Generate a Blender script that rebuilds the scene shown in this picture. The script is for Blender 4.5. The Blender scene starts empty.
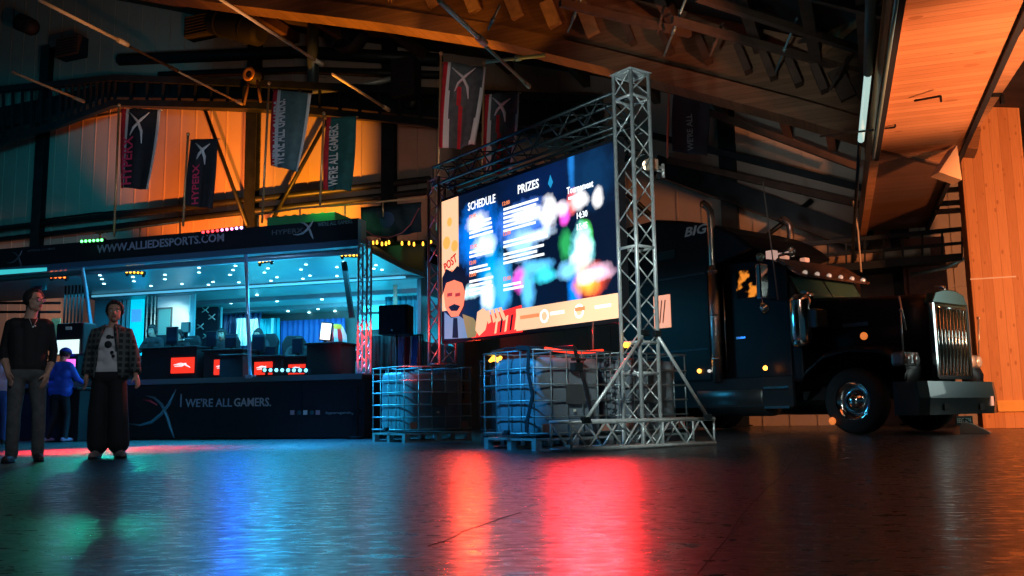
import bpy, bmesh, math, random
import numpy as np
from mathutils import Vector, Matrix, Quaternion
random.seed(7)
sc = bpy.context.scene
COL = sc.collection
V = Vector
# ------------------------------------------------------------------ camera
CAMH, F, PITCH, ROLL = .46, 900.0, math.atan(122/900.0), .015
_cp, _sp = math.cos(PITCH), math.sin(PITCH)
FW = V((0, _cp, _sp)); R0 = V((1, 0, 0)); U0 = V((0, -_sp, _cp))
UP = U0*math.cos(ROLL) + R0*math.sin(ROLL)
RT = R0*math.cos(ROLL) - U0*math.sin(ROLL)
EYE = V((0, 0, CAMH))
cam = bpy.data.cameras.new('camera'); camo = bpy.data.objects.new('camera', cam); COL.objects.link(camo)
cam.lens = 36*F/1024; cam.sensor_width = 36; cam.clip_end = 200
m = Matrix.Identity(4)
for i in range(3):
    m[i][0], m[i][1], m[i][2], m[i][3] = RT[i], UP[i], -FW[i], EYE[i]
camo.matrix_world = m
sc.camera = camo

def ray(px, py):
    return (FW*F + RT*(px-512) - UP*(py-288)).normalized()
def at(px, py, Y):
    d = ray(px, py); return EYE + d*(Y/d.y)
def on_plane(px, py, p0, n):
    d = ray(px, py); return EYE + d*((V(p0)-EYE).dot(n)/d.dot(n))

class Frame:
    """a place: origin, turned about z; x along the face, y into the depth, z up"""
    def __init__(s, o, ang):
        s.o = V(o); s.a = ang
        s.x = V((math.cos(ang), math.sin(ang), 0)); s.y = V((-math.sin(ang), math.cos(ang), 0))
    def px(s, px, py, y=0.0):
        p = on_plane(px, py, s.o + s.y*y, s.y) - s.o
        return p.dot(s.x), p.z
    def w(s, x, y, z=0):
        return s.o + s.x*x + s.y*y + V((0, 0, z))
    def loc(s, p):
        d = V(p)-s.o
        return V((d.dot(s.x), d.dot(s.y), d.z))

# ------------------------------------------------------------------ materials
MATS = {}
def mat(name, col, rough=.6, metal=0., emit=None, es=1., var=.0, scale=8., bump=0., bscale=40., spec=.5, coat=0., alpha=1., trans=0., stretch=None, col2=None):
    if name in MATS: return MATS[name]
    M = bpy.data.materials.new(name); M.use_nodes = True
    nt = M.node_tree; N = nt.nodes; L = nt.links
    b = N['Principled BSDF']
    b.inputs['Base Color'].default_value = (*col, 1); b.inputs['Roughness'].default_value = rough
    b.inputs['Metallic'].default_value = metal; b.inputs['Specular IOR Level'].default_value = spec
    b.inputs['Coat Weight'].default_value = coat; b.inputs['Alpha'].default_value = alpha
    b.inputs['Transmission Weight'].default_value = trans
    tc = N.new('ShaderNodeTexCoord'); mp = N.new('ShaderNodeMapping'); L.new(tc.outputs['Object'], mp.inputs[0])
    if stretch: mp.inputs['Scale'].default_value = stretch
    if var or col2:
        n = N.new('ShaderNodeTexNoise'); n.inputs['Scale'].default_value = scale; n.inputs['Detail'].default_value = 5
        L.new(mp.outputs[0], n.inputs['Vector'])
        r = N.new('ShaderNodeValToRGB'); r.color_ramp.elements[0].position = .3; r.color_ramp.elements[1].position = .7
        c2 = col2 or tuple(c*(1+var) for c in col)
        r.color_ramp.elements[0].color = (*[c*(1-var) for c in col], 1); r.color_ramp.elements[1].color = (*c2, 1)
        L.new(n.outputs['Fac'], r.inputs[0]); L.new(r.outputs[0], b.inputs['Base Color'])
    if bump:
        n2 = N.new('ShaderNodeTexNoise'); n2.inputs['Scale'].default_value = bscale; n2.inputs['Detail'].default_value = 4
        L.new(mp.outputs[0], n2.inputs['Vector'])
        bp = N.new('ShaderNodeBump'); bp.inputs['Strength'].default_value = bump; bp.inputs['Distance'].default_value = .02
        L.new(n2.outputs['Fac'], bp.inputs['Height']); L.new(bp.outputs[0], b.inputs['Normal'])
    if emit:
        b.inputs['Emission Color'].default_value = (*emit, 1); b.inputs['Emission Strength'].default_value = es
    MATS[name] = M
    return M

def wood_mat(name, col, dark, board=.14, axis=0, knots=0, rough=.55, gapk=.4):
    """boards side by side along one object axis, with grain, knots and joints"""
    M = bpy.data.materials.new(name); M.use_nodes = True
    nt = M.node_tree; N = nt.nodes; L = nt.links; b = N['Principled BSDF']
    b.inputs['Roughness'].default_value = rough
    tc = N.new('ShaderNodeTexCoord'); sep = N.new('ShaderNodeSeparateXYZ'); L.new(tc.outputs['Object'], sep.inputs[0])
    def math_(op, a, bb=None):
        n = N.new('ShaderNodeMath'); n.operation = op
        for i, v in enumerate((a, bb)):
            if v is None: continue
            if isinstance(v, (int, float)): n.inputs[i].default_value = v
            else: L.new(v, n.inputs[i])
        return n.outputs[0]
    d = math_('DIVIDE', sep.outputs[axis], board)
    fl = math_('FLOOR', d); fr = math_('FRACT', d)
    wn = N.new('ShaderNodeTexWhiteNoise'); wn.noise_dimensions = '1D'; L.new(fl, wn.inputs['W'])
    gap = math_('LESS_THAN', math_('ABSOLUTE', math_('SUBTRACT', fr, .5)), .48)
    mp = N.new('ShaderNodeMapping'); L.new(tc.outputs['Object'], mp.inputs[0])
    s = [1.2, 1.2, 1.2]; s[axis] = 22; mp.inputs['Scale'].default_value = s
    n = N.new('ShaderNodeTexNoise'); n.inputs['Scale'].default_value = 2.2; n.inputs['Detail'].default_value = 6; L.new(mp.outputs[0], n.inputs['Vector'])
    k = math_('ADD', math_('MULTIPLY', n.outputs['Fac'], .75), math_('MULTIPLY', wn.outputs['Value'], .4))
    if knots:
        mp2 = N.new('ShaderNodeMapping'); L.new(tc.outputs['Object'], mp2.inputs[0]); s2 = [3.2]*3; s2[axis] = 6.5
        mp2.inputs['Scale'].default_value = [q*knots for q in s2]
        vo = N.new('ShaderNodeTexVoronoi'); L.new(mp2.outputs[0], vo.inputs['Vector']); vo.inputs['Scale'].default_value = 1
        kn = math_('GREATER_THAN', vo.outputs['Distance'], .17)
        k = math_('MULTIPLY', k, math_('ADD', math_('MULTIPLY', kn, .75), .25))
    r = N.new('ShaderNodeValToRGB'); r.color_ramp.elements[0].position = .15; r.color_ramp.elements[1].position = .75
    r.color_ramp.elements[0].color = (*dark, 1); r.color_ramp.elements[1].color = (*col, 1); L.new(k, r.inputs[0])
    mx = N.new('ShaderNodeMix'); mx.data_type = 'RGBA'; L.new(gap, mx.inputs[0]); mx.inputs[6].default_value = (*[q*gapk for q in dark], 1)
    L.new(r.outputs[0], mx.inputs[7]); L.new(mx.outputs[2], b.inputs['Base Color'])
    bp = N.new('ShaderNodeBump'); bp.inputs['Strength'].default_value = .3; bp.inputs['Distance'].default_value = .01
    L.new(gap, bp.inputs['Height']); L.new(bp.outputs[0], b.inputs['Normal'])
    return M

# ------------------------------------------------------------------ mesh collector
def basis(d):
    d = V(d).normalized(); a = V((0, 0, 1)) if abs(d.z) < .9 else V((1, 0, 0))
    u = d.cross(a).normalized(); return u, u.cross(d).normalized(), d
class MB:
    def __init__(s): s.v = []; s.f = []; s.sm = []; s.mi = []; s.cur = 0
    def add(s, vs, fs, smooth=False):
        n = len(s.v); s.v += [tuple(p) for p in vs]
        for f in fs: s.f.append(tuple(i+n for i in f)); s.sm.append(smooth); s.mi.append(s.cur)
        return s
    def box(s, c, d, rz=0, M=None):
        x, y, z = (q/2 for q in d); vs = []
        for a in (-x, x):
            for b in (-y, y):
                for e in (-z, z):
                    p = V((a, b, e))
                    if rz: p = Matrix.Rotation(rz, 3, 'Z') @ p
                    if M: p = M @ p
                    vs.append(p+V(c))
        return s.add(vs, [(0, 1, 3, 2), (4, 6, 7, 5), (0, 4, 5, 1), (2, 3, 7, 6), (0, 2, 6, 4), (1, 5, 7, 3)])
    def b2(s, x0, x1, y0, y1, z0, z1):
        return s.box(((x0+x1)/2, (y0+y1)/2, (z0+z1)/2), (abs(x1-x0), abs(y1-y0), abs(z1-z0)))
    def bar(s, a, b, w, h=None, up=None):
        """rectangular bar from a to b, w wide and h high"""
        a = V(a); b = V(b); h = h or w; d = (b-a).normalized()
        upv = V(up) if up else (V((0, 0, 1)) if abs(d.z) < .95 else V((0, 1, 0)))
        u = d.cross(upv).normalized(); n = u.cross(d)
        vs = [p + u*(i*w/2) + n*(j*h/2) for p in (a, b) for i, j in ((-1, -1), (1, -1), (1, 1), (-1, 1))]
        return s.add(vs, [(0, 3, 2, 1), (4, 5, 6, 7), (0, 1, 5, 4), (1, 2, 6, 5), (2, 3, 7, 6), (3, 0, 4, 7)])
    def tube(s, pts, r, n=8, r2=None, caps=True):
        pts = [V(p) for p in pts]; k = len(pts); vs = []; fs = []
        rr = r if isinstance(r, (list, tuple)) else [r + ((r2 if r2 is not None else r)-r)*i/max(1, k-1) for i in range(k)]
        d0 = (pts[1]-pts[0]).normalized(); u, w, _ = basis(d0)
        for i, p in enumerate(pts):
            d = (pts[min(i+1, k-1)]-pts[max(i-1, 0)]).normalized()
            q = d0.rotation_difference(d); u = q @ u; w = q @ w; d0 = d
            for j in range(n):
                t = 2*math.pi*j/n; vs.append(p + (u*math.cos(t)+w*math.sin(t))*rr[i])
        for i in range(k-1):
            for j in range(n):
                fs.append((i*n+j, i*n+(j+1) % n, (i+1)*n+(j+1) % n, (i+1)*n+j))
        s.add(vs, fs, True)
        if caps: s.add(vs[:n], [tuple(range(n))[::-1]]); s.add(vs[-n:], [tuple(range(n))])
        return s
    def lathe(s, prof, n=20, o=(0, 0, 0), ax=(0, 0, 1), smooth=True):
        """prof: (radius, height) pairs around the axis ax"""
        u, w, d = basis(ax); o = V(o); vs = []; fs = []
        for r, h in prof:
            for j in range(n):
                t = 2*math.pi*j/n; vs.append(o + (u*math.cos(t)+w*math.sin(t))*r + d*h)
        for i in range(len(prof)-1):
            for j in range(n): fs.append((i*n+j, i*n+(j+1) % n, (i+1)*n+(j+1) % n, (i+1)*n+j))
        return s.add(vs, fs, smooth)
    def ball(s, c, r, n=12, sc_=(1, 1, 1), R=None):
        vs = []; fs = []; k = max(4, n//2+2)
        for i in range(k+1):
            a = math.pi*i/k
            for j in range(n):
                t = 2*math.pi*j/n; p = V((math.sin(a)*math.cos(t)*sc_[0], math.sin(a)*math.sin(t)*sc_[1], math.cos(a)*sc_[2]))*r
                if R: p = R @ p
                vs.append(V(c)+p)
        for i in range(k):
            for j in range(n): fs.append((i*n+j, (i+1)*n+j, (i+1)*n+(j+1) % n, i*n+(j+1) % n))
        return s.add(vs, fs, True)
    def prism(s, poly, a, b, ax=1):
        """extrude a 2D outline along x (0), y (1) or z (2) from a to b"""
        def P(p, q): return (q, p[0], p[1]) if ax == 0 else ((p[0], q, p[1]) if ax == 1 else (p[0], p[1], q))
        n = len(poly); vs = [P(p, a) for p in poly]+[P(p, b) for p in poly]
        return s.add(vs, [tuple(range(n))[::-1], tuple(range(n, 2*n))]+[(i, (i+1) % n, n+(i+1) % n, n+i) for i in range(n)])
    def loft(s, rings, smooth=True, caps=True, closed=True):
        n = len(rings[0]); vs = [p for r in rings for p in r]; fs = []
        for i in range(len(rings)-1):
            for j in range(n if closed else n-1): fs.append((i*n+j, i*n+(j+1) % n, (i+1)*n+(j+1) % n, (i+1)*n+j))
        s.add(vs, fs, smooth)
        if caps: s.add(rings[0], [tuple(range(n))[::-1]]); s.add(rings[-1], [tuple(range(n))])
        return s
    def build(s, name, material, parent=None, bevel=0, loc=None, rz=0, fix=True):
        me = bpy.data.meshes.new(name); me.from_pydata(s.v, [], s.f)
        for m_ in (material if isinstance(material, (list, tuple)) else [material]): me.materials.append(m_)
        me.polygons.foreach_set('use_smooth', s.sm); me.polygons.foreach_set('material_index', s.mi)
        if fix:
            bm = bmesh.new(); bm.from_mesh(me); bmesh.ops.remove_doubles(bm, verts=bm.verts, dist=1e-5)
            bmesh.ops.recalc_face_normals(bm, faces=bm.faces); bm.to_mesh(me); bm.free()
        me.update()
        o = bpy.data.objects.new(name, me); COL.objects.link(o)
        if parent: o.parent = parent
        if loc is not None: o.location = loc
        if rz: o.rotation_euler.z = rz
        if bevel:
            b = o.modifiers.new('bevel', 'BEVEL'); b.width = bevel; b.segments = 2; b.limit_method = 'ANGLE'
        return o

def tag(o, label=None, cat=None, group=None, kind=None):
    if label: o['label'] = label
    if cat: o['category'] = cat
    if group: o['group'] = group
    if kind: o['kind'] = kind
    return o
def thing(name, label, cat, loc=(0, 0, 0), rz=0, group=None):
    o = bpy.data.objects.new(name, None); o.empty_display_size = .1; COL.objects.link(o); o.location = loc; o.rotation_euler.z = rz
    return tag(o, label, cat, group)
def kids(o): return [c for c in COL.objects if c.parent == o]
def copy_tree(o, parent=None):
    ch = kids(o); c = o.copy(); COL.objects.link(c)
    if parent: c.parent = parent
    for k in ch: copy_tree(k, c)
    return c
def dup(o, loc, rz, label, group=None):
    c = copy_tree(o); c.location = loc; c.rotation_euler.z = rz; c['label'] = label
    if group: c['group'] = group
    return c

def text(name, s, material, parent, loc, h, width=None, rz=0, tilt=90, ry=0, shear=0, bold=0, depth=.004, align='LEFT', sx=None):
    """lettering as mesh; h = capital height, optional fitted width; stands upright facing -y of its parent"""
    cu = bpy.data.curves.new(name, 'FONT'); cu.body = s; cu.size = h/.7; cu.shear = shear; cu.offset = bold*h; cu.extrude = depth; cu.resolution_u = 2
    cu.align_x = align
    t = bpy.data.objects.new('tmp_text', cu); COL.objects.link(t)
    bpy.context.view_layer.update()
    me = bpy.data.meshes.new_from_object(t.evaluated_get(bpy.context.evaluated_depsgraph_get()))
    bpy.data.objects.remove(t)
    xs = [v.co.x for v in me.vertices]
    if xs and width:
        k = width/max(1e-6, (max(xs)-min(xs))); x0 = min(xs) if align == 'LEFT' else 0
        for v in me.vertices: v.co.x = (v.co.x-x0)*k
    me.materials.clear(); me.materials.append(material); me.name = name
    o = bpy.data.objects.new(name, me); COL.objects.link(o)
    if parent: o.parent = parent
    # turn in its own plane by ry (vertical writing), stand it up, then turn about z
    o.matrix_local = Matrix.Translation(V(loc)) @ Matrix.Rotation(rz, 4, 'Z') @ Matrix.Rotation(math.radians(tilt), 4, 'X') @ Matrix.Rotation(ry, 4, 'Z')
    return o

def light(name, kind, loc, target, power, col, size=.5, spot=60, blend=.6, size_y=None):
    l = bpy.data.lights.new(name, kind); l.energy = power; l.color = col
    if kind == 'AREA':
        l.size = size
        if size_y: l.shape = 'RECTANGLE'; l.size_y = size_y
    elif kind == 'SPOT': l.spot_size = math.radians(spot); l.spot_blend = blend; l.shadow_soft_size = size
    else: l.shadow_soft_size = size
    o = bpy.data.objects.new(name, l); COL.objects.link(o); o.location = loc
    if target is not None: o.rotation_euler = (V(target)-V(loc)).to_track_quat('-Z', 'Y').to_euler()
    return o
BLK = mat('black_paint', (.006, .009, .016), .5, var=.3)
BLKM = mat('matt_black', (.006, .009, .014), .7, var=.2)
DKST = mat('dark_steel', (.02, .03, .036), .45, .6, var=.3, scale=3)
ALU = mat('aluminium_tube', (.7, .76, .76), .38, .35, var=.12, scale=14)
GALV = mat('galvanised_tube', (.42, .5, .52), .42, .75, var=.2, scale=10)
CHR = mat('chrome', (.85, .88, .88), .12, 1.)
GLASSD = mat('dark_glass', (.01, .02, .02), .05, 0, spec=.8)
SIDING = mat('siding', (.42, .36, .3), .6, var=.06, scale=1.2, bump=.06, bscale=8)
FLRM = None
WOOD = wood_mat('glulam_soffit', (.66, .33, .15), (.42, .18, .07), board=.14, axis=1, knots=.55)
PINE = wood_mat('glulam_pillar', (.70, .34, .14), (.48, .2, .075), board=.16, axis=0, knots=1.25, gapk=.85)
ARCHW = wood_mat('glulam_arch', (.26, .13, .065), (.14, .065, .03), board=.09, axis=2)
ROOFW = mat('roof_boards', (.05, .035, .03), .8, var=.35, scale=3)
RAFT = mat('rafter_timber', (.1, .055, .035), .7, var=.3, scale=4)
WHT = mat('white_paint', (.75, .78, .76), .5, var=.05)
REDC = mat('red_cloth', (.6, .02, .03), .8, var=.2)
GREYC = mat('grey_cloth', (.1, .11, .11), .85, var=.25)
WHTC = mat('white_cloth', (.8, .78, .74), .85)
TEALC = mat('teal_cloth', (.03, .12, .13), .85, var=.25)
BLKC = mat('black_cloth', (.02, .022, .028), .85, var=.25)
RUB = mat('tyre_rubber', (.012, .013, .014), .75, bump=.2, bscale=60)
ORANGE_L = mat('amber_lens', (.8, .3, .03), .3, emit=(1, .36, .04), es=6)
def em(name, c, s): return mat(name, tuple(min(1, q) for q in c), .5, emit=c, es=s)
E_WHITE = em('led_white', (.45, .92, 1), 6)
E_CYAN = em('led_cyan', (.1, .75, 1), 5)
E_GREEN = em('led_green', (.12, 1, .2), 5)
E_RED = em('led_red', (1, .04, .05), 5)
E_PINK = em('led_pink', (1, .2, .5), 5)
E_AMBER = em('led_amber', (1, .45, .03), 4)
E_TUBE = em('fluorescent_tube', (.7, 1, .92), .6)
def floor_material():
    M = bpy.data.materials.new('polished_concrete'); M.use_nodes = True
    nt = M.node_tree; N = nt.nodes; L = nt.links; b = N['Principled BSDF']
    tc = N.new('ShaderNodeTexCoord')
    def noise(scale, sx=1, sy=1, detail=5, rot=0):
        mp = N.new('ShaderNodeMapping'); mp.inputs['Scale'].default_value = (sx, sy, 1); mp.inputs['Rotation'].default_value = (0, 0, rot); L.new(tc.outputs['Object'], mp.inputs[0])
        n = N.new('ShaderNodeTexNoise'); n.inputs['Scale'].default_value = scale; n.inputs['Detail'].default_value = detail; L.new(mp.outputs[0], n.inputs['Vector']); return n.outputs['Fac']
    def ramp(x, a, ca, c, cc):
        r = N.new('ShaderNodeValToRGB'); r.color_ramp.elements[0].position = a; r.color_ramp.elements[1].position = c
        r.color_ramp.elements[0].color = (*ca, 1); r.color_ramp.elements[1].color = (*cc, 1); L.new(x, r.inputs[0]); return r.outputs[0]
    n1 = noise(.7); n2 = noise(5, 1, 2.5, 7, .4); n3 = noise(30, 1, .25, 3, -.35)
    c = ramp(n1, .3, (.025, .032, .036), .7, (.065, .072, .076))
    c2 = ramp(n2, .35, (.55, .55, .55), .62, (1, 1, 1))
    mx = N.new('ShaderNodeMix'); mx.data_type = 'RGBA'; mx.blend_type = 'MULTIPLY'; mx.inputs[0].default_value = 1; L.new(c, mx.inputs[6]); L.new(c2, mx.inputs[7])
    L.new(mx.outputs[2], b.inputs['Base Color'])
    n4 = noise(16, 1, 1.6, 4, .2); ad4 = N.new('ShaderNodeMath'); ad4.operation = 'ADD'; L.new(n2, ad4.inputs[0]); L.new(n4, ad4.inputs[1])
    hf = N.new('ShaderNodeMath'); hf.operation = 'MULTIPLY'; hf.inputs[1].default_value = .5; L.new(ad4.outputs[0], hf.inputs[0])
    r = ramp(hf.outputs[0], .38, (.2,)*3, .62, (.5,)*3); L.new(r, b.inputs['Roughness'])
    b.inputs['Specular IOR Level'].default_value = .6
    b.inputs['Coat Weight'].default_value = .25; b.inputs['Coat Roughness'].default_value = .2
    ad = N.new('ShaderNodeMath'); ad.operation = 'ADD'; L.new(n2, ad.inputs[0])
    m3 = N.new('ShaderNodeMath'); m3.operation = 'MULTIPLY'; m3.inputs[1].default_value = .25; L.new(n3, m3.inputs[0]); L.new(m3.outputs[0], ad.inputs[1])
    bp = N.new('ShaderNodeBump'); bp.inputs['Strength'].default_value = .2; bp.inputs['Distance'].default_value = .02
    L.new(ad.outputs[0], bp.inputs['Height']); L.new(bp.outputs[0], b.inputs['Normal'])
    return M
# ================================================================== the hall
WALL = Frame((-9.7, 28, 0), math.radians(-22))
# floor, with a few saw cuts and cracks set into it
f = MB(); f.b2(-40, 40, -14, 40, -.2, 0)
tag(f.build('floor', floor_material()), kind='structure')
g = MB()
for (a, b) in (((430, 545), (520, 512)), ((690, 572), (800, 455))):
    pa = on_plane(*a, (0, 0, .002), V((0, 0, 1))); pb = on_plane(*b, (0, 0, .002), V((0, 0, 1)))
    n = 9; q = [pa.lerp(pb, i/n) + V((random.uniform(-.02, .02), random.uniform(-.02, .02), 0)) for i in range(n+1)]
    for i in range(n):
        g.bar((q[i].x, q[i].y, .0012), (q[i+1].x, q[i+1].y, .0012), .0035, .002)
tag(g.build('floor_joint', mat('joint_filler', (.022, .022, .024), .8)), kind='structure')

# back wall: profiled siding, each board an upstand
w = MB(); Wd = 34
w.b2(-16, 36, 0, .25, 0, 22)
s = -16
while s < 36:
    w.b2(s, s+.035, -.03, 0, 0, 22); s += .62
for z in (3.05, 6.95, 10.6): w.b2(-16, 36, -.035, 0, z, z+.04)
tag(w.build('wall_back', SIDING, loc=WALL.o, rz=WALL.a), kind='structure')
# right-hand side wall, far beyond the pillar
w = MB(); w.b2(36, 36.3, -26, 0, 0, 12)
for k in range(40): w.b2(35.96, 36, -26+k*.65, -25.96+k*.65, 0, 12)
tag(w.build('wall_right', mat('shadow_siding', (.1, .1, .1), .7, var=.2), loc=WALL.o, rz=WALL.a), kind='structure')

def wp(px, py, y=0.):                       # point at depth y of the wall frame, in that frame
    a, z = WALL.px(px, py, y); return V((a, y, z))
# columns of the back wall
for (px, lab) in ((46, 'dark steel wall column in front of teal siding, the one furthest from the truck'),
                  (256, 'dark steel wall column between the two orange lit bays of siding'),
                  (392, 'dark steel wall column right of the orange lit bays, left of the screen truss'),
                  (728, 'dark steel wall column behind the truck sleeper roof'),
                  (893, 'dark steel wall column behind the truck bonnet')):
    a, _ = WALL.px(px, 150)
    c = MB(); c.b2(a-.2, a+.2, -.28, -.25, 0, 13.5); c.b2(a-.2, a+.2, -.07, -.04, 0, 13.5); c.b2(a-.02, a+.02, -.25, -.07, 0, 13.5)
    c.b2(a-.28, a+.28, -.32, -.04, 0, .03)
    tag(c.build('steel_column', DKST, loc=WALL.o, rz=WALL.a), lab, 'column', 'columns of the back wall')
def wall_item(name, mb, m_, lab, cat, group=None, kind=None, bevel=0):
    return tag(mb.build(name, m_, loc=WALL.o, rz=WALL.a, bevel=bevel), lab, cat, group, kind)
def wtube(name, pts, y, r, m_, lab, cat='pipe', group=None, n=8, clamps=0):
    q = [wp(*p, y) for p in pts]; t = MB(); t.tube(q, r, n)
    if clamps:
        for i in range(clamps):
            k = (i+.5)/clamps*(len(q)-1); j = int(k); p = q[j].lerp(q[min(j+1, len(q)-1)], k-j)
            t.b2(p.x-.03, p.x+.03, y, -.02, p.z-.03, p.z+.03)
    return wall_item(name, t, m_, lab, cat, group)
G = 'pipes along the back wall'
wtube('wall_pipe', [(-30, 232), (430, 179)], -.14, .1, DKST, 'dark horizontal pipe across the orange siding, upper of the two above the stage roof', group=G, clamps=9)
wtube('wall_pipe', [(-30, 243), (430, 191)], -.14, .1, DKST, 'dark horizontal pipe across the orange siding, lower of the two above the stage roof', group=G, clamps=9)
wtube('conduit', [(40, 220), (95, 213), (180, 207), (250, 200)], -.12, .03, DKST, 'thin conduit along the siding joint behind the banners', 'conduit')
wtube('diagonal_brace', [(203, 104), (247, 226)], -.32, .06, DKST, 'dark diagonal brace crossing the orange siding behind the small dark banner', 'brace')
wtube('diagonal_brace', [(327, 120), (268, 228)], -.32, .06, DKST, 'dark diagonal brace crossing the orange siding between the two teal banners', 'brace')
wtube('diagonal_brace', [(560, 130), (650, 215)], -.3, .07, DKST, 'dark diagonal brace on the wall behind the top of the screen truss', 'brace')
wtube('diagonal_brace', [(812, 200), (742, 255)], -.3, .06, DKST, 'thin diagonal brace on the grey wall above the truck cab', 'brace')
wtube('round_duct', [(313, 12), (313, 88)], -1.0, .17, mat('duct_teal', (.1, .16, .17), .4, .5), 'vertical round teal duct above the white lettered banners', 'duct')
wtube('round_duct', [(314, 92), (352, 87), (392, 79)], -1.1, .09, mat('duct_pale', (.3, .42, .45), .4, .4), 'slim pale pipe sloping right of the vertical round duct', 'duct')
wtube('round_duct', [(120, 60), (300, 52), (440, 60)], -.3, .2, DKST, 'long dark ventilation duct high on the back wall', 'duct')
wtube('round_duct', [(160, 75), (300, 70), (440, 75)], -.25, .12, DKST, 'second dark duct just under the long ventilation duct', 'duct')
# service gantry: a box lattice of dark steel in front of the wall
g = MB()
top = [(-25, 92), (60, 84), (115, 78), (260, 84), (440, 92), (600, 100)]; bot = [(-25, 150), (60, 124), (115, 103), (260, 106), (440, 124), (600, 140)]
for line, y in ((top, -1.2), (bot, -1.2), (top, -.4), (bot, -.4)):
    q = [wp(*p, y) for p in line]
    for i in range(len(q)-1): g.bar(q[i], q[i+1], .16, .2)
for i in range(46):
    k = i/45*(len(top)-1-.001); j = int(k)
    def L_(ln, y): return wp(ln[j][0]+(ln[j+1][0]-ln[j][0])*(k-j), ln[j][1]+(ln[j+1][1]-ln[j][1])*(k-j), y)
    g.bar(L_(top, -1.2), L_(bot, -1.2), .07)
    if i % 2: g.bar(L_(bot, -1.2), L_(bot, -.4), .07)
q = [wp(*p, -.8) for p in bot]
for i in range(len(q)-1): g.bar(q[i]+V((0, 0, .1)), q[i+1]+V((0, 0, .1)), .9, .05, up=(0, 1, 0)) if 0 else g.bar(q[i]+V((0, 0, .12)), q[i+1]+V((0, 0, .12)), .8, .08)
q = [wp((a[0]+b[0])/2, (a[1]+b[1])/2+4, -.55) for a, b in zip(top, bot)]
for i in range(len(q)-1): g.bar(q[i], q[i+1], .4, .75)
wall_item('service_gantry', g, DKST, 'dark steel service gantry crossing the back wall above the banners', 'gantry')
# boxes and lamps on the gantry
for (x0, y0, x1, y1, lab) in ((60, 36, 83, 60, 'dark square vent opening in the upper teal wall'), (188, 14, 214, 40, 'black box unit high on the wall left of the round tank'), (394, 58, 417, 100, 'dark grey cabinet hung on the wall left of the red banners')):
    yo = -.6 if x0 == 394 else 0; a = wp(x0, y1, -.9+yo); b = wp(x1, y0, -.9+yo); c = MB(); c.b2(a.x, b.x, -1.1+yo, -.55+yo-.1, a.z, b.z)
    n = 7
    for i in range(n):
        z = a.z+(b.z-a.z)*(i+.5)/n; c.b2(a.x+.05, b.x-.05, -1.14+yo, -1.1+yo, z-.02, z+.02)
    wall_item('wall_cabinet', c, BLKM, lab, 'cabinet', 'boxes on the upper wall', bevel=.02)
for (px, py, r, lab, mm) in ((342, 28, .62, 'large dark round fan housing behind the lit arch', BLKM), (20, 22, .3, 'dark round lamp housing at the upper corner above the teal wall', BLKM)):
    p = wp(px, py, -1.3); c = MB(); c.lathe([(0, 0), (r*.3, -.06), (r*.35, 0), (r*.9, .02), (r, -.05), (r, .5), (r*.8, .6), (0, .6)], 24, p, (0, 1, 0))
    for k in range(3): c.tube([p+V((math.cos(k*1.05)*r*.92, -.05, math.sin(k*1.05)*r*.92)), p-V((math.cos(k*1.05)*r*.92, .05, math.sin(k*1.05)*r*.92))], .02, 6)
    wall_item('fan_housing', c, mm, lab, 'fan')
p0, p1 = wp(212, 20, -1.6), wp(262, 33, -1.6)
c = MB(); c.tube([p0, p0.lerp(p1, .06), p0.lerp(p1, .94), p1], [.25, .42, .42, .25], 20); c.tube([p0.lerp(p1, .2), p0.lerp(p1, .24)], .45, 20); c.tube([p0.lerp(p1, .7), p0.lerp(p1, .74)], .45, 20)
wall_item('air_tank', c, BLKM, 'black round tank lying high above the orange lit siding', 'tank')
t = thing('round_lamp', 'round orange lit lamp on two legs above the siding column', 'lamp', WALL.w(*wp(253, 76, -1.4)), WALL.a)
c = MB(); c.lathe([(0, -.2), (.16, -.19), (.22, -.1), (.24, .05), (.2, .25), (0, .3)], 18, (0, 0, 0), (0, 1, 0)); c.build('lamp_body', BLKM, t)
c = MB(); c.lathe([(.1, -.2), (.18, -.22), (.22, -.2), (.18, -.17)], 18, (0, 0, 0), (0, 1, 0)); tag(c.build('lamp_ring', mat('brass_ring', (.8, .4, .1), .4, .6), t), 'orange ring')
for s_ in (-1, 1):
    c = MB(); c.tube([(s_*.15, 0, -.15), (s_*.3, 0, -.85)], .04, 8); c.build('leg', RAFT, t)
p = wp(409, 101, -1.2); c = MB(); c.lathe([(0, 0), (.18, .02), (.2, .1), (.12, .35), (0, .4)], 16, p, (0, 1, 0)); c.tube([p+V((0, .2, .1)), p+V((0, .2, .7))], .03)
wall_item('floodlight', c, DKST, 'small round floodlight under the cabinet left of the red banners', 'lamp')

# ---- great glulam arch: bottom flange, web and stiffener blocks
AY = -6.0
low = [(-260, -95), (-120, -50), (30, -22), (165, 0), (250, 11), (380, 27), (500, 46), (611, 73), (723, 103), (797, 123), (871, 145)]
lo = [wp(x, y, AY) for x, y in low]; lo += [lo[-1]+V((2.5, 0, -.45)), lo[-1]+V((6, 0, -.7)), lo[-1]+V((12, 0, -.7))]
def off(q, k):                              # parallel curve, k above
    r = []
    for i, p in enumerate(q):
        d = (q[min(i+1, len(q)-1)]-q[max(i-1, 0)]).normalized(); r.append(p + V((-d.z, 0, d.x))*k)
    return r
def strip(q, k0, k1, y0, y1):
    a = off(q, k0); b = off(q, k1); m_ = MB()
    m_.loft([[V((p.x, y0, p.z)), V((p.x, y1, p.z)), V((r.x, y1, r.z)), V((r.x, y0, r.z))] for p, r in zip(a, b)], smooth=False)
    return m_
ar = thing('timber_arch', 'long curved glulam arch with an orange lit underside high across the hall', 'arch', WALL.o, WALL.a)
la = lo[:-2]; la[-1] = la[-2]+V((1.6, 0, -.35))
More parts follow.
